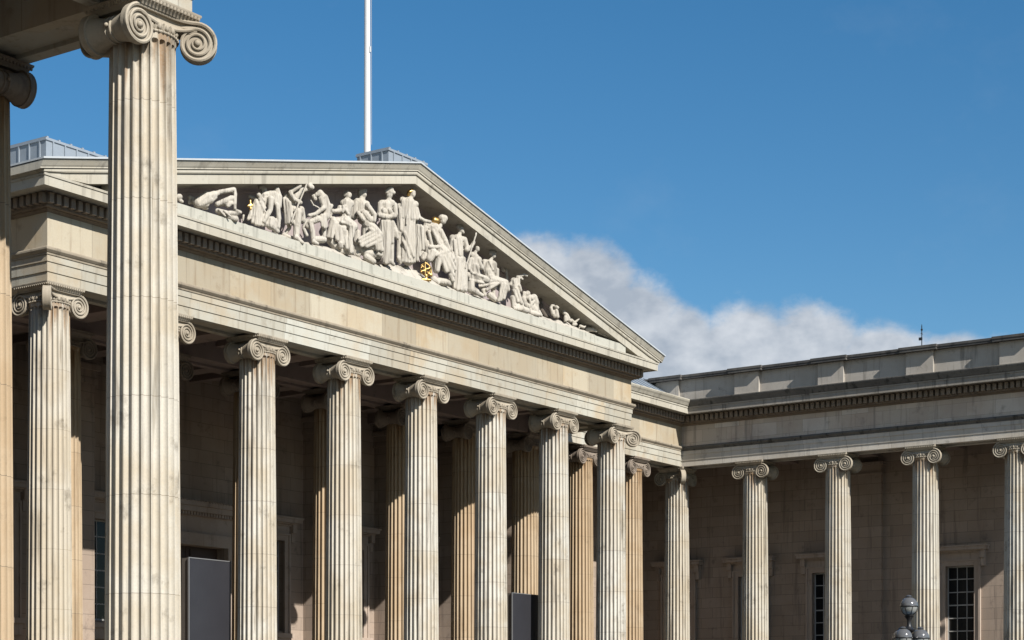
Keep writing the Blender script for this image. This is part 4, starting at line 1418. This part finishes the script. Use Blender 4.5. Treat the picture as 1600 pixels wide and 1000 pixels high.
["crowned_statue","tall standing stone woman with gilded hair below the pediment apex",[18.42,-1.28,20.43],[[0.18,-0.1,3.6,0.15,0.18,-0.1,3.5,0.13],[0.18,-0.17,3.55,0.07,0.23,-0.2,3.54,0.04],[0.11,-0.06,3.36,0.1,0.07,-0.04,3.2,0.13],[-0.21,0.12,3.22,0.16,0.28,-0.16,3.12,0.16],[0.04,-0.02,3.12,0.28,0.07,-0.04,2.52,0.31],[-0.32,-0.01,3.08,0.13,-0.35,0.01,2.47,0.12],[-0.24,-0.14,3.12,0.11,-0.24,-0.14,2.42,0.11],[-0.1,-0.22,3.1,0.11,-0.07,-0.24,2.44,0.11],[0.1,-0.25,3.03,0.11,0.21,-0.31,2.49,0.1],[0.35,-0.2,2.94,0.09,0.44,-0.26,2.57,0.09],[-0.12,-0.19,3.17,0.1,-0.12,-0.19,2.95,0.07],[0.41,-0.3,2.56,0.09,0.59,-0.4,2.47,0.08],[0.59,-0.4,2.47,0.08,0.82,-0.54,2.44,0.08],[0.04,-0.02,2.44,0.26,0.02,-0.01,1.5,0.26],[0.02,-0.01,1.5,0.26,0.02,-0.01,0.74,0.26],[-0.32,-0.01,2.33,0.09,-0.34,0.0,0.63,0.08],[-0.26,-0.11,2.33,0.09,-0.29,-0.09,0.61,0.08],[-0.17,-0.18,2.33,0.09,-0.19,-0.17,0.6,0.08],[-0.05,-0.23,2.35,0.09,-0.05,-0.23,0.62,0.08],[0.12,-0.22,2.35,0.08,0.13,-0.23,0.67,0.08],[-0.37,-0.1,1.78,0.08,-0.02,-0.3,0.84,0.08],[-0.42,-0.09,1.39,0.07,-0.18,-0.23,0.74,0.07],[-0.38,0.16,2.94,0.13,-0.38,0.16,1.81,0.13],[-0.38,0.16,1.81,0.11,-0.42,0.18,0.68,0.1],[-0.43,0.07,2.81,0.09,-0.41,0.06,1.94,0.09],[0.52,-0.17,2.26,0.08,0.47,-0.14,0.81,0.08],[0.56,-0.26,2.26,0.07,0.51,-0.23,1.0,0.07],[0.57,-0.33,2.17,0.08,0.6,-0.35,1.27,0.08],[0.5,-0.09,2.42,0.08,0.46,-0.07,0.9,0.08],[-0.46,0.14,0.74,0.1,-0.39,0.1,0.56,0.08],[-0.23,-0.25,3.18,0.03,-0.35,-0.18,2.14,0.03]],[[0.04,-0.06,3.61,0.1,0.15,-0.12,3.67,0.1],[0.02,-0.01,3.5,0.08,0.03,-0.02,3.58,0.09]]],
["seated_sage","seated stone man in a head cloth with a gilded globe behind his head",[20.61,-1.28,20.43],[[0.15,-0.08,2.88,0.16,0.16,-0.09,2.92,0.16],[0.11,-0.06,3.01,0.18,0.2,-0.12,3.0,0.16],[0.04,-0.02,2.65,0.1,-0.04,0.02,2.55,0.13],[-0.2,-0.01,2.55,0.14,0.01,-0.13,2.23,0.14],[-0.47,0.27,2.57,0.21,-0.18,0.1,2.53,0.23],[-0.33,0.19,2.43,0.3,-0.18,0.1,2.07,0.3],[-0.18,0.1,2.07,0.3,0.04,-0.02,1.82,0.28],[-0.63,0.3,2.42,0.18,-0.63,0.3,1.85,0.15],[-0.65,0.38,2.16,0.14,-0.72,0.42,1.3,0.12],[-0.69,0.2,1.82,0.13,-0.58,0.14,1.37,0.13],[-0.11,-0.13,2.36,0.16,0.11,-0.25,1.96,0.14],[0.06,-0.29,1.94,0.12,0.21,-0.37,1.61,0.11],[-0.34,0.13,1.5,0.25,-0.16,0.03,1.44,0.25],[-0.06,-0.09,1.6,0.28,0.16,-0.22,1.47,0.25],[-0.45,0.0,1.38,0.21,-0.59,0.08,1.13,0.18],[0.03,-0.27,1.44,0.21,0.14,-0.33,1.06,0.18],[-0.06,-0.28,1.26,0.15,0.31,-0.49,0.54,0.12],[-0.2,-0.24,1.24,0.13,0.02,-0.37,0.65,0.1],[0.09,-0.37,1.36,0.13,0.38,-0.54,0.78,0.1],[-0.21,-0.21,1.32,0.13,-0.32,-0.15,0.65,0.1],[-0.23,-0.12,1.33,0.13,-0.32,-0.07,0.62,0.09],[0.38,-0.35,1.19,0.14,0.45,-0.39,0.73,0.14],[0.18,-0.1,1.26,0.21,0.25,-0.15,0.88,0.21],[-0.18,0.1,1.22,0.21,-0.11,0.06,0.76,0.18],[0.23,-0.45,0.49,0.11,0.31,-0.49,0.3,0.1],[-0.4,-0.15,1.29,0.09,0.04,-0.4,1.5,0.09],[-0.63,0.01,1.61,0.09,-0.23,-0.22,1.66,0.09],[-0.67,0.07,2.26,0.09,-0.53,-0.01,1.67,0.08],[-0.52,-0.06,2.32,0.09,-0.27,-0.2,1.77,0.08],[-0.1,-0.07,0.24,0.16,0.3,-0.3,0.21,0.16],[-0.36,0.02,0.28,0.16,-0.22,-0.07,0.18,0.14],[-0.67,0.26,1.29,0.14,-0.75,0.3,1.13,0.13],[0.26,-0.34,1.4,0.16,0.37,-0.4,1.26,0.16]],[[-0.16,0.12,2.86,0.18,-0.09,0.08,2.85,0.16]]],
["gilded_globe","shiny gilded globe instrument standing at the feet of the seated sage",[19.37,-1.45,20.43],[],[[-0.16,0.09,0.52,0.04,-0.1,0.06,0.71,0.04],[-0.15,0.02,0.69,0.04,0.02,-0.07,0.77,0.04],[-0.01,-0.09,0.76,0.04,0.11,-0.17,0.66,0.04],[0.11,-0.17,0.66,0.04,0.11,-0.17,0.41,0.04],[0.14,-0.15,0.42,0.04,0.02,-0.07,0.25,0.04],[0.06,-0.04,0.27,0.04,-0.1,0.06,0.31,0.04],[-0.1,0.06,0.31,0.04,-0.16,0.09,0.52,0.04],[-0.25,-0.01,0.64,0.04,0.06,-0.19,0.28,0.04],[-0.3,-0.02,0.35,0.04,0.06,-0.23,0.55,0.04],[-0.14,-0.12,0.76,0.04,-0.13,-0.13,0.19,0.04],[-0.03,-0.04,0.52,0.09,-0.02,-0.05,0.51,0.09],[0.0,-0.07,0.25,0.06,0.02,-0.07,0.07,0.07],[-0.15,0.02,0.05,0.07,0.16,-0.15,0.06,0.07],[0.07,-0.11,0.23,0.05,0.21,-0.19,0.37,0.05],[0.15,-0.21,0.57,0.05,0.18,-0.23,0.23,0.05]]],
["spear_statue","standing stone woman in a long gown seen from behind holding a spear",[22.11,-1.28,20.43],[[0.04,-0.02,2.84,0.15,0.06,-0.03,2.79,0.14],[0.01,0.06,2.93,0.14,0.05,0.04,2.97,0.13],[0.06,-0.1,2.72,0.07,0.1,-0.12,2.69,0.06],[-0.02,0.01,2.6,0.1,-0.04,0.02,2.52,0.12],[-0.3,0.17,2.41,0.16,0.11,-0.06,2.4,0.15],[-0.11,0.06,2.35,0.25,-0.06,0.03,1.97,0.23],[-0.06,0.03,1.97,0.23,-0.04,0.02,1.54,0.22],[-0.04,0.02,1.54,0.22,-0.02,0.01,0.76,0.24],[-0.02,0.01,0.76,0.25,-0.0,0.0,0.25,0.25],[0.19,-0.11,2.39,0.14,0.3,-0.17,2.01,0.13],[0.2,-0.24,1.94,0.12,0.39,-0.35,2.1,0.09],[0.37,-0.36,2.1,0.09,0.46,-0.42,2.29,0.08],[-0.38,0.16,2.35,0.13,-0.4,0.17,1.88,0.11],[-0.4,-0.0,2.24,0.08,-0.32,-0.04,1.47,0.08],[-0.3,-0.08,2.33,0.08,-0.19,-0.14,1.64,0.08],[-0.11,-0.13,2.29,0.08,-0.07,-0.15,1.59,0.08],[-0.3,-0.03,1.48,0.09,-0.38,0.01,0.22,0.09],[-0.23,-0.12,1.48,0.09,-0.29,-0.09,0.14,0.09],[-0.1,-0.17,1.5,0.09,-0.12,-0.16,0.15,0.09],[0.07,-0.17,1.53,0.09,0.09,-0.18,0.2,0.09],[-0.31,0.11,1.65,0.18,-0.38,0.16,1.49,0.18],[-0.55,0.13,1.61,0.13,-0.37,0.02,1.32,0.11],[-0.38,0.16,1.41,0.11,-0.31,0.11,0.32,0.09],[0.27,-0.09,1.35,0.11,0.31,-0.11,0.29,0.09],[0.49,-0.53,2.65,0.04,0.05,-0.28,1.12,0.04],[-0.27,0.09,0.21,0.11,0.17,-0.16,0.18,0.11],[0.48,-0.53,2.67,0.05,0.46,-0.52,2.55,0.04]],[]],
["lounging_statue","stone figure lounging beside the spear bearer, leg drawn up",[23.04,-1.28,20.43],[[0.21,-0.12,2.21,0.11,0.21,-0.12,2.16,0.11],[0.13,-0.07,2.03,0.08,0.1,-0.06,1.96,0.11],[-0.0,0.0,1.88,0.16,0.26,-0.15,1.71,0.16],[0.1,-0.06,1.79,0.2,0.06,-0.04,1.41,0.22],[0.06,-0.04,1.41,0.23,0.1,-0.06,1.01,0.25],[-0.16,-0.03,1.64,0.12,-0.26,0.02,1.22,0.11],[0.16,-0.22,1.68,0.11,0.29,-0.29,1.36,0.11],[0.03,-0.14,0.92,0.22,0.48,-0.41,0.83,0.17],[-0.26,0.02,0.95,0.14,-0.06,-0.09,0.7,0.16],[-0.21,-0.07,0.61,0.19,-0.21,-0.07,0.34,0.2],[-0.21,-0.07,0.34,0.19,0.02,-0.2,0.23,0.16],[-0.34,-0.12,0.71,0.07,0.21,-0.44,0.64,0.07],[-0.24,-0.18,1.03,0.07,0.18,-0.42,0.91,0.07],[0.02,-0.2,0.23,0.12,0.27,-0.35,0.12,0.09],[-0.26,-0.1,1.14,0.07,-0.16,-0.16,0.74,0.07],[-0.0,-0.25,1.37,0.07,0.16,-0.34,0.78,0.07]],[]],
["draped_seated_statue","seated stone woman with dark shaded head and a wide draped lap",[24.63,-1.28,20.43],[[0.03,-0.02,2.24,0.13,0.02,-0.01,2.19,0.13],[-0.04,0.06,2.31,0.13,0.1,-0.02,2.38,0.11],[-0.07,0.04,2.03,0.08,-0.11,0.07,1.95,0.11],[-0.36,0.21,1.85,0.15,-0.0,0.0,1.83,0.15],[-0.23,0.13,1.73,0.24,-0.23,0.13,1.42,0.25],[-0.23,0.13,1.42,0.27,-0.13,0.08,1.12,0.27],[0.02,-0.07,1.79,0.12,0.02,-0.07,1.44,0.11],[-0.21,-0.07,1.05,0.25,0.31,-0.37,0.98,0.19],[-0.49,0.16,1.03,0.19,-0.1,-0.07,0.8,0.19],[0.33,-0.44,0.97,0.17,0.4,-0.48,0.7,0.15],[-0.75,0.06,0.83,0.07,-0.16,-0.28,1.03,0.07],[-0.88,0.13,0.67,0.07,-0.23,-0.25,0.85,0.07],[-0.56,-0.06,0.54,0.08,-0.1,-0.32,0.87,0.07],[0.35,-0.51,0.82,0.1,0.22,-0.44,0.26,0.08],[0.22,-0.48,0.87,0.1,0.05,-0.38,0.17,0.08],[0.15,-0.4,0.91,0.09,-0.01,-0.31,0.13,0.08],[0.26,-0.28,0.81,0.16,0.3,-0.3,0.36,0.17],[-0.62,0.11,0.52,0.11,-0.56,0.07,0.35,0.1],[-0.67,0.2,0.72,0.13,-0.44,0.07,0.58,0.11],[-0.23,0.01,0.37,0.16,0.0,-0.13,0.19,0.13],[-0.05,-0.03,0.61,0.1,0.02,-0.07,0.27,0.09],[-0.59,0.09,1.75,0.07,-0.62,0.11,1.48,0.06],[-0.36,-0.04,1.82,0.07,-0.2,-0.14,1.49,0.06],[0.08,-0.17,1.54,0.1,0.08,-0.17,1.09,0.09]],[]],
["tree_trunk_carving","carved stone staff topped with a flower beside the draped seated woman",[26.4,-0.8,20.43],[[-0.02,0.01,2.07,0.06,0.02,-0.01,1.23,0.06],[-0.03,0.02,2.21,0.09,0.03,-0.02,2.25,0.07],[-0.2,0.12,2.09,0.1,-0.13,0.08,1.95,0.09],[-0.13,0.08,2.2,0.06,-0.0,0.0,2.29,0.05],[-0.18,0.11,1.95,0.08,-0.1,0.06,1.92,0.07],[0.03,-0.02,2.18,0.06,-0.0,0.0,2.07,0.06]],[]],
["helmeted_statue","stone figure in a heavy headdress crouching with leafy branch",[26.57,-1.28,20.43],[[0.0,-0.0,1.6,0.1,0.02,-0.01,1.55,0.1],[-0.17,0.1,1.39,0.18,-0.13,0.08,1.25,0.18],[-0.27,0.16,1.31,0.1,-0.34,0.19,1.23,0.08],[0.0,-0.0,1.44,0.13,0.0,-0.0,1.2,0.13],[-0.13,0.08,1.15,0.18,-0.07,0.04,0.77,0.2],[-0.07,0.04,0.77,0.23,0.07,-0.04,0.36,0.23],[-0.03,-0.11,1.18,0.1,0.05,-0.16,0.98,0.06],[-0.37,-0.04,0.91,0.09,-0.2,-0.14,0.44,0.08],[-0.23,-0.12,0.96,0.09,-0.03,-0.23,0.39,0.08],[-0.3,0.05,0.59,0.16,-0.27,0.03,0.24,0.13],[-0.23,0.01,0.24,0.16,0.31,-0.3,0.09,0.15],[-0.33,-0.06,0.11,0.1,-0.03,-0.23,0.11,0.1],[0.07,-0.04,1.66,0.06,0.2,-0.12,1.71,0.06],[0.2,-0.12,1.71,0.06,0.3,-0.18,1.76,0.06],[0.34,-0.19,1.73,0.06,0.41,-0.23,1.72,0.06],[0.17,-0.1,1.57,0.06,0.2,-0.12,1.54,0.06]],[]],
["reclining_pair_statue","stone figure reclining with bent elbow toward the right corner",[27.66,-1.28,20.43],[[-0.19,0.11,1.01,0.14,-0.16,0.09,1.04,0.14],[-0.22,0.13,0.87,0.09,-0.09,0.05,0.82,0.11],[-0.09,0.05,0.82,0.15,0.13,-0.07,0.88,0.18],[0.13,-0.07,0.88,0.18,0.22,-0.13,0.66,0.16],[0.19,-0.11,0.66,0.15,0.25,-0.14,0.37,0.14],[-0.31,0.18,1.03,0.11,-0.34,0.2,0.76,0.11],[-0.39,0.16,0.75,0.12,-0.27,0.09,0.47,0.15],[-0.32,0.06,0.46,0.15,-0.13,-0.05,0.22,0.15],[0.01,-0.07,0.44,0.16,0.2,-0.18,0.2,0.14],[-0.15,-0.1,0.14,0.12,0.2,-0.3,0.08,0.1],[-0.07,-0.21,0.66,0.09,-0.29,-0.08,0.38,0.08],[0.35,-0.2,0.25,0.1,0.44,-0.25,0.1,0.09],[-0.26,-0.1,0.71,0.07,-0.14,-0.17,0.33,0.07]],[]],
["banded_urn","dark banded stone urn half hidden behind the reclining figure",[29.26,-0.75,20.43],[[-0.03,0.02,1.0,0.1,0.0,-0.0,1.13,0.09],[0.0,-0.0,0.87,0.12,0.02,-0.01,0.67,0.12],[0.03,-0.02,0.64,0.12,0.19,-0.11,0.42,0.11],[0.19,-0.11,0.42,0.09,0.38,-0.22,0.35,0.07]],[]],
["rearing_animal","small carved stone animal rearing near the right end of the pediment",[29.66,-1.28,20.43],[[-0.14,0.08,0.86,0.07,-0.18,0.1,0.72,0.07],[-0.18,0.1,0.72,0.09,-0.1,0.06,0.47,0.09],[0.01,-0.07,0.79,0.1,0.06,-0.1,0.77,0.09],[0.01,-0.07,0.6,0.09,0.08,-0.11,0.34,0.08],[0.0,-0.0,0.58,0.1,0.0,-0.0,0.38,0.1],[-0.03,0.02,0.94,0.04,-0.1,0.06,0.83,0.04],[0.11,-0.06,0.65,0.06,0.16,-0.09,0.36,0.06]],[]],
["crouching_animal","small carved stone animal crouching low toward the right end",[30.64,-1.28,20.43],[[-0.1,0.06,0.71,0.1,-0.03,0.02,0.65,0.1],[0.03,-0.02,0.59,0.1,0.1,-0.06,0.46,0.1],[-0.03,0.02,0.48,0.11,-0.03,0.02,0.35,0.1],[-0.13,0.07,0.77,0.04,-0.16,0.09,0.8,0.03],[0.1,-0.06,0.39,0.09,0.2,-0.11,0.34,0.08]],[]],
["fallen_bird_carving","tiny carved stone bird with raised wings by the right corner",[31.31,-1.28,20.43],[[-0.1,0.06,0.46,0.08,0.0,-0.0,0.37,0.08],[0.0,-0.0,0.33,0.07,0.2,-0.11,0.52,0.05],[0.1,-0.06,0.28,0.07,-0.03,0.02,0.26,0.07],[-0.13,0.08,0.49,0.07,-0.16,0.09,0.52,0.06],[0.21,-0.12,0.54,0.04,0.25,-0.14,0.56,0.02]],[]],
["stone_shell","smooth oval stone shell in the extreme right corner of the pediment",[32.82,-1.28,20.43],[[-0.13,0.08,0.29,0.12,0.07,-0.04,0.28,0.1],[0.07,-0.04,0.28,0.1,0.27,-0.15,0.23,0.05],[-0.2,0.12,0.27,0.09,-0.15,0.09,0.21,0.09]],[]],
["carved_turtle","small flat carved stone creature between the raised-wing bird and the oval shell",[32.0,-1.28,20.43],[[-0.07,0.04,0.31,0.08,0.1,-0.06,0.26,0.07],[0.1,-0.06,0.28,0.04,0.18,-0.1,0.32,0.04],[-0.1,0.06,0.24,0.04,-0.13,0.08,0.17,0.03]],[]],
["coiled_carving","low coiled stone carving tapering into the very end of the right corner",[33.79,-1.28,20.43],[[-0.13,0.08,0.29,0.07,0.03,-0.02,0.22,0.05],[0.03,-0.02,0.22,0.05,0.24,-0.14,0.15,0.03]],[]]]


def remeshed(name, mb, mat, parent=None, loc=(0, 0, 0), voxel=0.024, smooth=1):
    ob = mb.build(name, mat, parent, (0, 0, 0), loc=loc)
    md = ob.modifiers.new('union', 'REMESH')
    md.mode = 'VOXEL'
    md.voxel_size = voxel
    md.use_smooth_shade = True
    s = ob.modifiers.new('soft', 'SMOOTH')
    s.factor = 0.5
    s.iterations = smooth
    dg = bpy.context.evaluated_depsgraph_get()
    dg.update()
    me = bpy.data.meshes.new_from_object(ob.evaluated_get(dg))
    old = ob.data
    ob.modifiers.clear()
    ob.data = me
    me.name = name
    bpy.data.meshes.remove(old)
    if not me.materials:
        me.materials.append(mat)
    return ob


for (nm, label, base, caps, gold) in STAT:
    mb = MB()
    for c in caps:
        mb.capsule(c[0:3], max(c[3], .035), c[4:7], max(c[7], .035))
    gb = MB()
    for c in gold:
        gb.capsule(c[0:3], max(c[3], .03), c[4:7], max(c[7], .03))
    mat = M['dark_stone'] if nm in ('stone_mask', 'banded_urn') else M['statue']
    cat = 'statue' if 'statue' in nm or nm in ('reclining_muse', 'seated_sage') else 'carving'
    if caps:
        ob = remeshed(nm, mb, mat, None, base)
        if gold:
            remeshed('gilded_cross' if nm.startswith('robed') else ('gilded_hair' if nm.startswith('crown') else 'gilded_ball'), gb, M['gold'], ob, (0, 0, 0), 0.03, 2)
    else:
        ob = remeshed(nm, gb, M['gold'], None, base, 0.03, 2)
    tag(ob, label, cat, 'carvings in the pediment')

# ------------------------------------------------------------------ flagpole, mast, display boxes, lamp
fp = MB()
fp.lathe([(.01, 0), (.152, 0), (.148, 1.2), (.14, 4), (.122, 12), (.10, 20), (.075, 30), (.01, 30)], 20)
fl = fp.build('flagpole', M['paint'], None, loc=(21.44, 3.385, HW + 10.40), smooth=True, angle=50)
tag(fl, 'tall white flagpole rising from the lead housing behind the pediment', 'flagpole')
tr = MB()
tr.ball((0, 0, 0), .2, 14, 10)
tr.build('finial', M['gold'], fl, loc=(0, 0, 30.15))
hy = MB()
hy.tube([(.19, -.1, .6), (.17, -.09, 14), (.11, -.05, 29.8)], .009, 5)
hy.build('halyard', M['sash'], fl, loc=(0, 0, 0))
cc = MB()
cc.box(-.03, .03, -.19, -.13, 4.7, 4.95)
cc.build('cleat', M['paint'], fl, loc=(0, 0, 0))

an = MB()
an.tube([(0, 0, 0), (0, 0, 1.35)], .028, 8)
an.ball((0, 0, .02), .08, 8, 6)
an.ball((0, 0, 1.12), .065, 8, 6)
an.tube([(0, 0, 1.12), (0, 0, 1.42)], .012, 6)
an.box(-.05, .05, -.02, .16, .55, .70)
an.tube([(-.14, 0, .9), (.14, 0, .9)], .014, 6)
tag(an.build('roof_mast', M['iron'], None, loc=(XE - HF + .9, -10.0, HW + 5.34)), 'thin dark mast standing on the right wing parapet against the cloud', 'mast')


def display_box(x0, x1, y0, depth, ztop, label):
    ob = empty('display_box', ((x0 + x1) / 2, y0 + depth / 2, STY), label, 'display box')
    L = (ob.location.x, ob.location.y, ob.location.z)
    a = MB()
    a.box(x0 + .06, x1 - .06, y0 + .02, y0 + depth, STY, ztop - .02)
    a.build('side_board', M['panel_side'], ob, L)
    a = MB()
    a.box(x0 + .06, x1 - .06, y0 - .004, y0 + .018, STY + .06, ztop - .05)
    a.build('front_panel', M['panel'], ob, L)
    a = MB()
    a.box(x0, x0 + .04, y0 - .01, y0 + .05, STY, ztop)
    a.box(x1 - .04, x1, y0 - .01, y0 + .05, STY, ztop)
    a.box(x0 + .04, x1 - .04, y0 - .01, y0 + .05, ztop - .035, ztop)
    a.build('edge_trim', M['panel_edge'], ob, L)
    return ob


display_box(7.76, 10.08, 1.0, .42, HW - 8.66, 'tall dark display box between the near column and the next, pale left side')
display_box(29.42, 31.7, 1.0, .34, HW - 8.78, 'narrower dark display box half hidden between the fifth and sixth columns')

lamp = empty('street_lamp', (0.5, -31.2, 0), 'black lamp standard with clustered glass globes in front of the right wing', 'street lamp')
LP = lamp.location
st = MB()
st.lathe([(.02, 0), (.42, 0), (.42, .25), (.34, .32), (.30, .5), (.22, .62), (.19, 1.1), (.15, 1.2), (.10, 1.5), (.085, 2.6), (.11, 2.66), (.12, 2.74), (.085, 2.82), (.075, 3.4),
          (.10, 3.5), (.13, 3.56), (.10, 3.64), (.06, 3.74), (.055, 3.92), (.10, 3.96), (.15, 3.99), (.16, 4.02), (.10, 4.05), (.06, 4.12), (.055, 4.26), (.10, 4.33), (.13, 4.36), (.02, 4.37)], 20)
st.build('post', M['iron'], lamp, smooth=True, angle=45)


def globe_at(p, arm=None):
    gl = MB()
    gl.lathe([(.02, -.205)] + [(.225 * math.cos(R_(a)), .225 * math.sin(R_(a))) for a in range(-66, 1, 6)], 24)
    gb = gl.build('globe', M['globe'], lamp, loc=p, smooth=True, angle=60)
    cp = MB()
    cp.lathe([(.225 * math.cos(R_(a)), .225 * math.sin(R_(a)) + .012) for a in range(0, 73, 6)] + [(.075, .235), (.08, .25), (.05, .275), (.005, .285)], 24)
    cp.build('cap', M['globe_cap'], gb, smooth=True, angle=40)
    rg = MB()
    rg.lathe([(.20, -.014), (.236, -.014), (.240, 0), (.236, .014), (.20, .014)], 28)
    for k in range(8):
        a = 2 * math.pi * k / 8
        rg.tube([(.229 * math.cos(a) * math.cos(R_(e)), .229 * math.sin(a) * math.cos(R_(e)), .229 * math.sin(R_(e))) for e in range(-68, 3, 10)], .008, 5)
    rg.lathe([(.02, -.235), (.10, -.235), (.105, -.205), (.08, -.195), (.02, -.195)], 16)
    rg.lathe([(.07, .232), (.088, .235), (.088, .252), (.05, .262), (.03, .285), (.005, .30)], 14)
    rg.build('band', M['iron'], gb, smooth=True, angle=40)


globe_at((0, 0, 4.60))
ar = MB()
for k, ang in enumerate((-45, 62, 175)):
    a = R_(ang)
    r_ = .30
    p = (r_ * math.cos(a), r_ * math.sin(a), 3.80)
    globe_at(p)
    ar.tube([(.05 * math.cos(a), .05 * math.sin(a), 3.2), (.25 * math.cos(a), .25 * math.sin(a), 3.12), (.33 * math.cos(a), .33 * math.sin(a), 3.25), (p[0], p[1], 3.56)], [.035, .035, .03, .035], 8)
ar.build('arms', M['iron'], lamp, smooth=True)
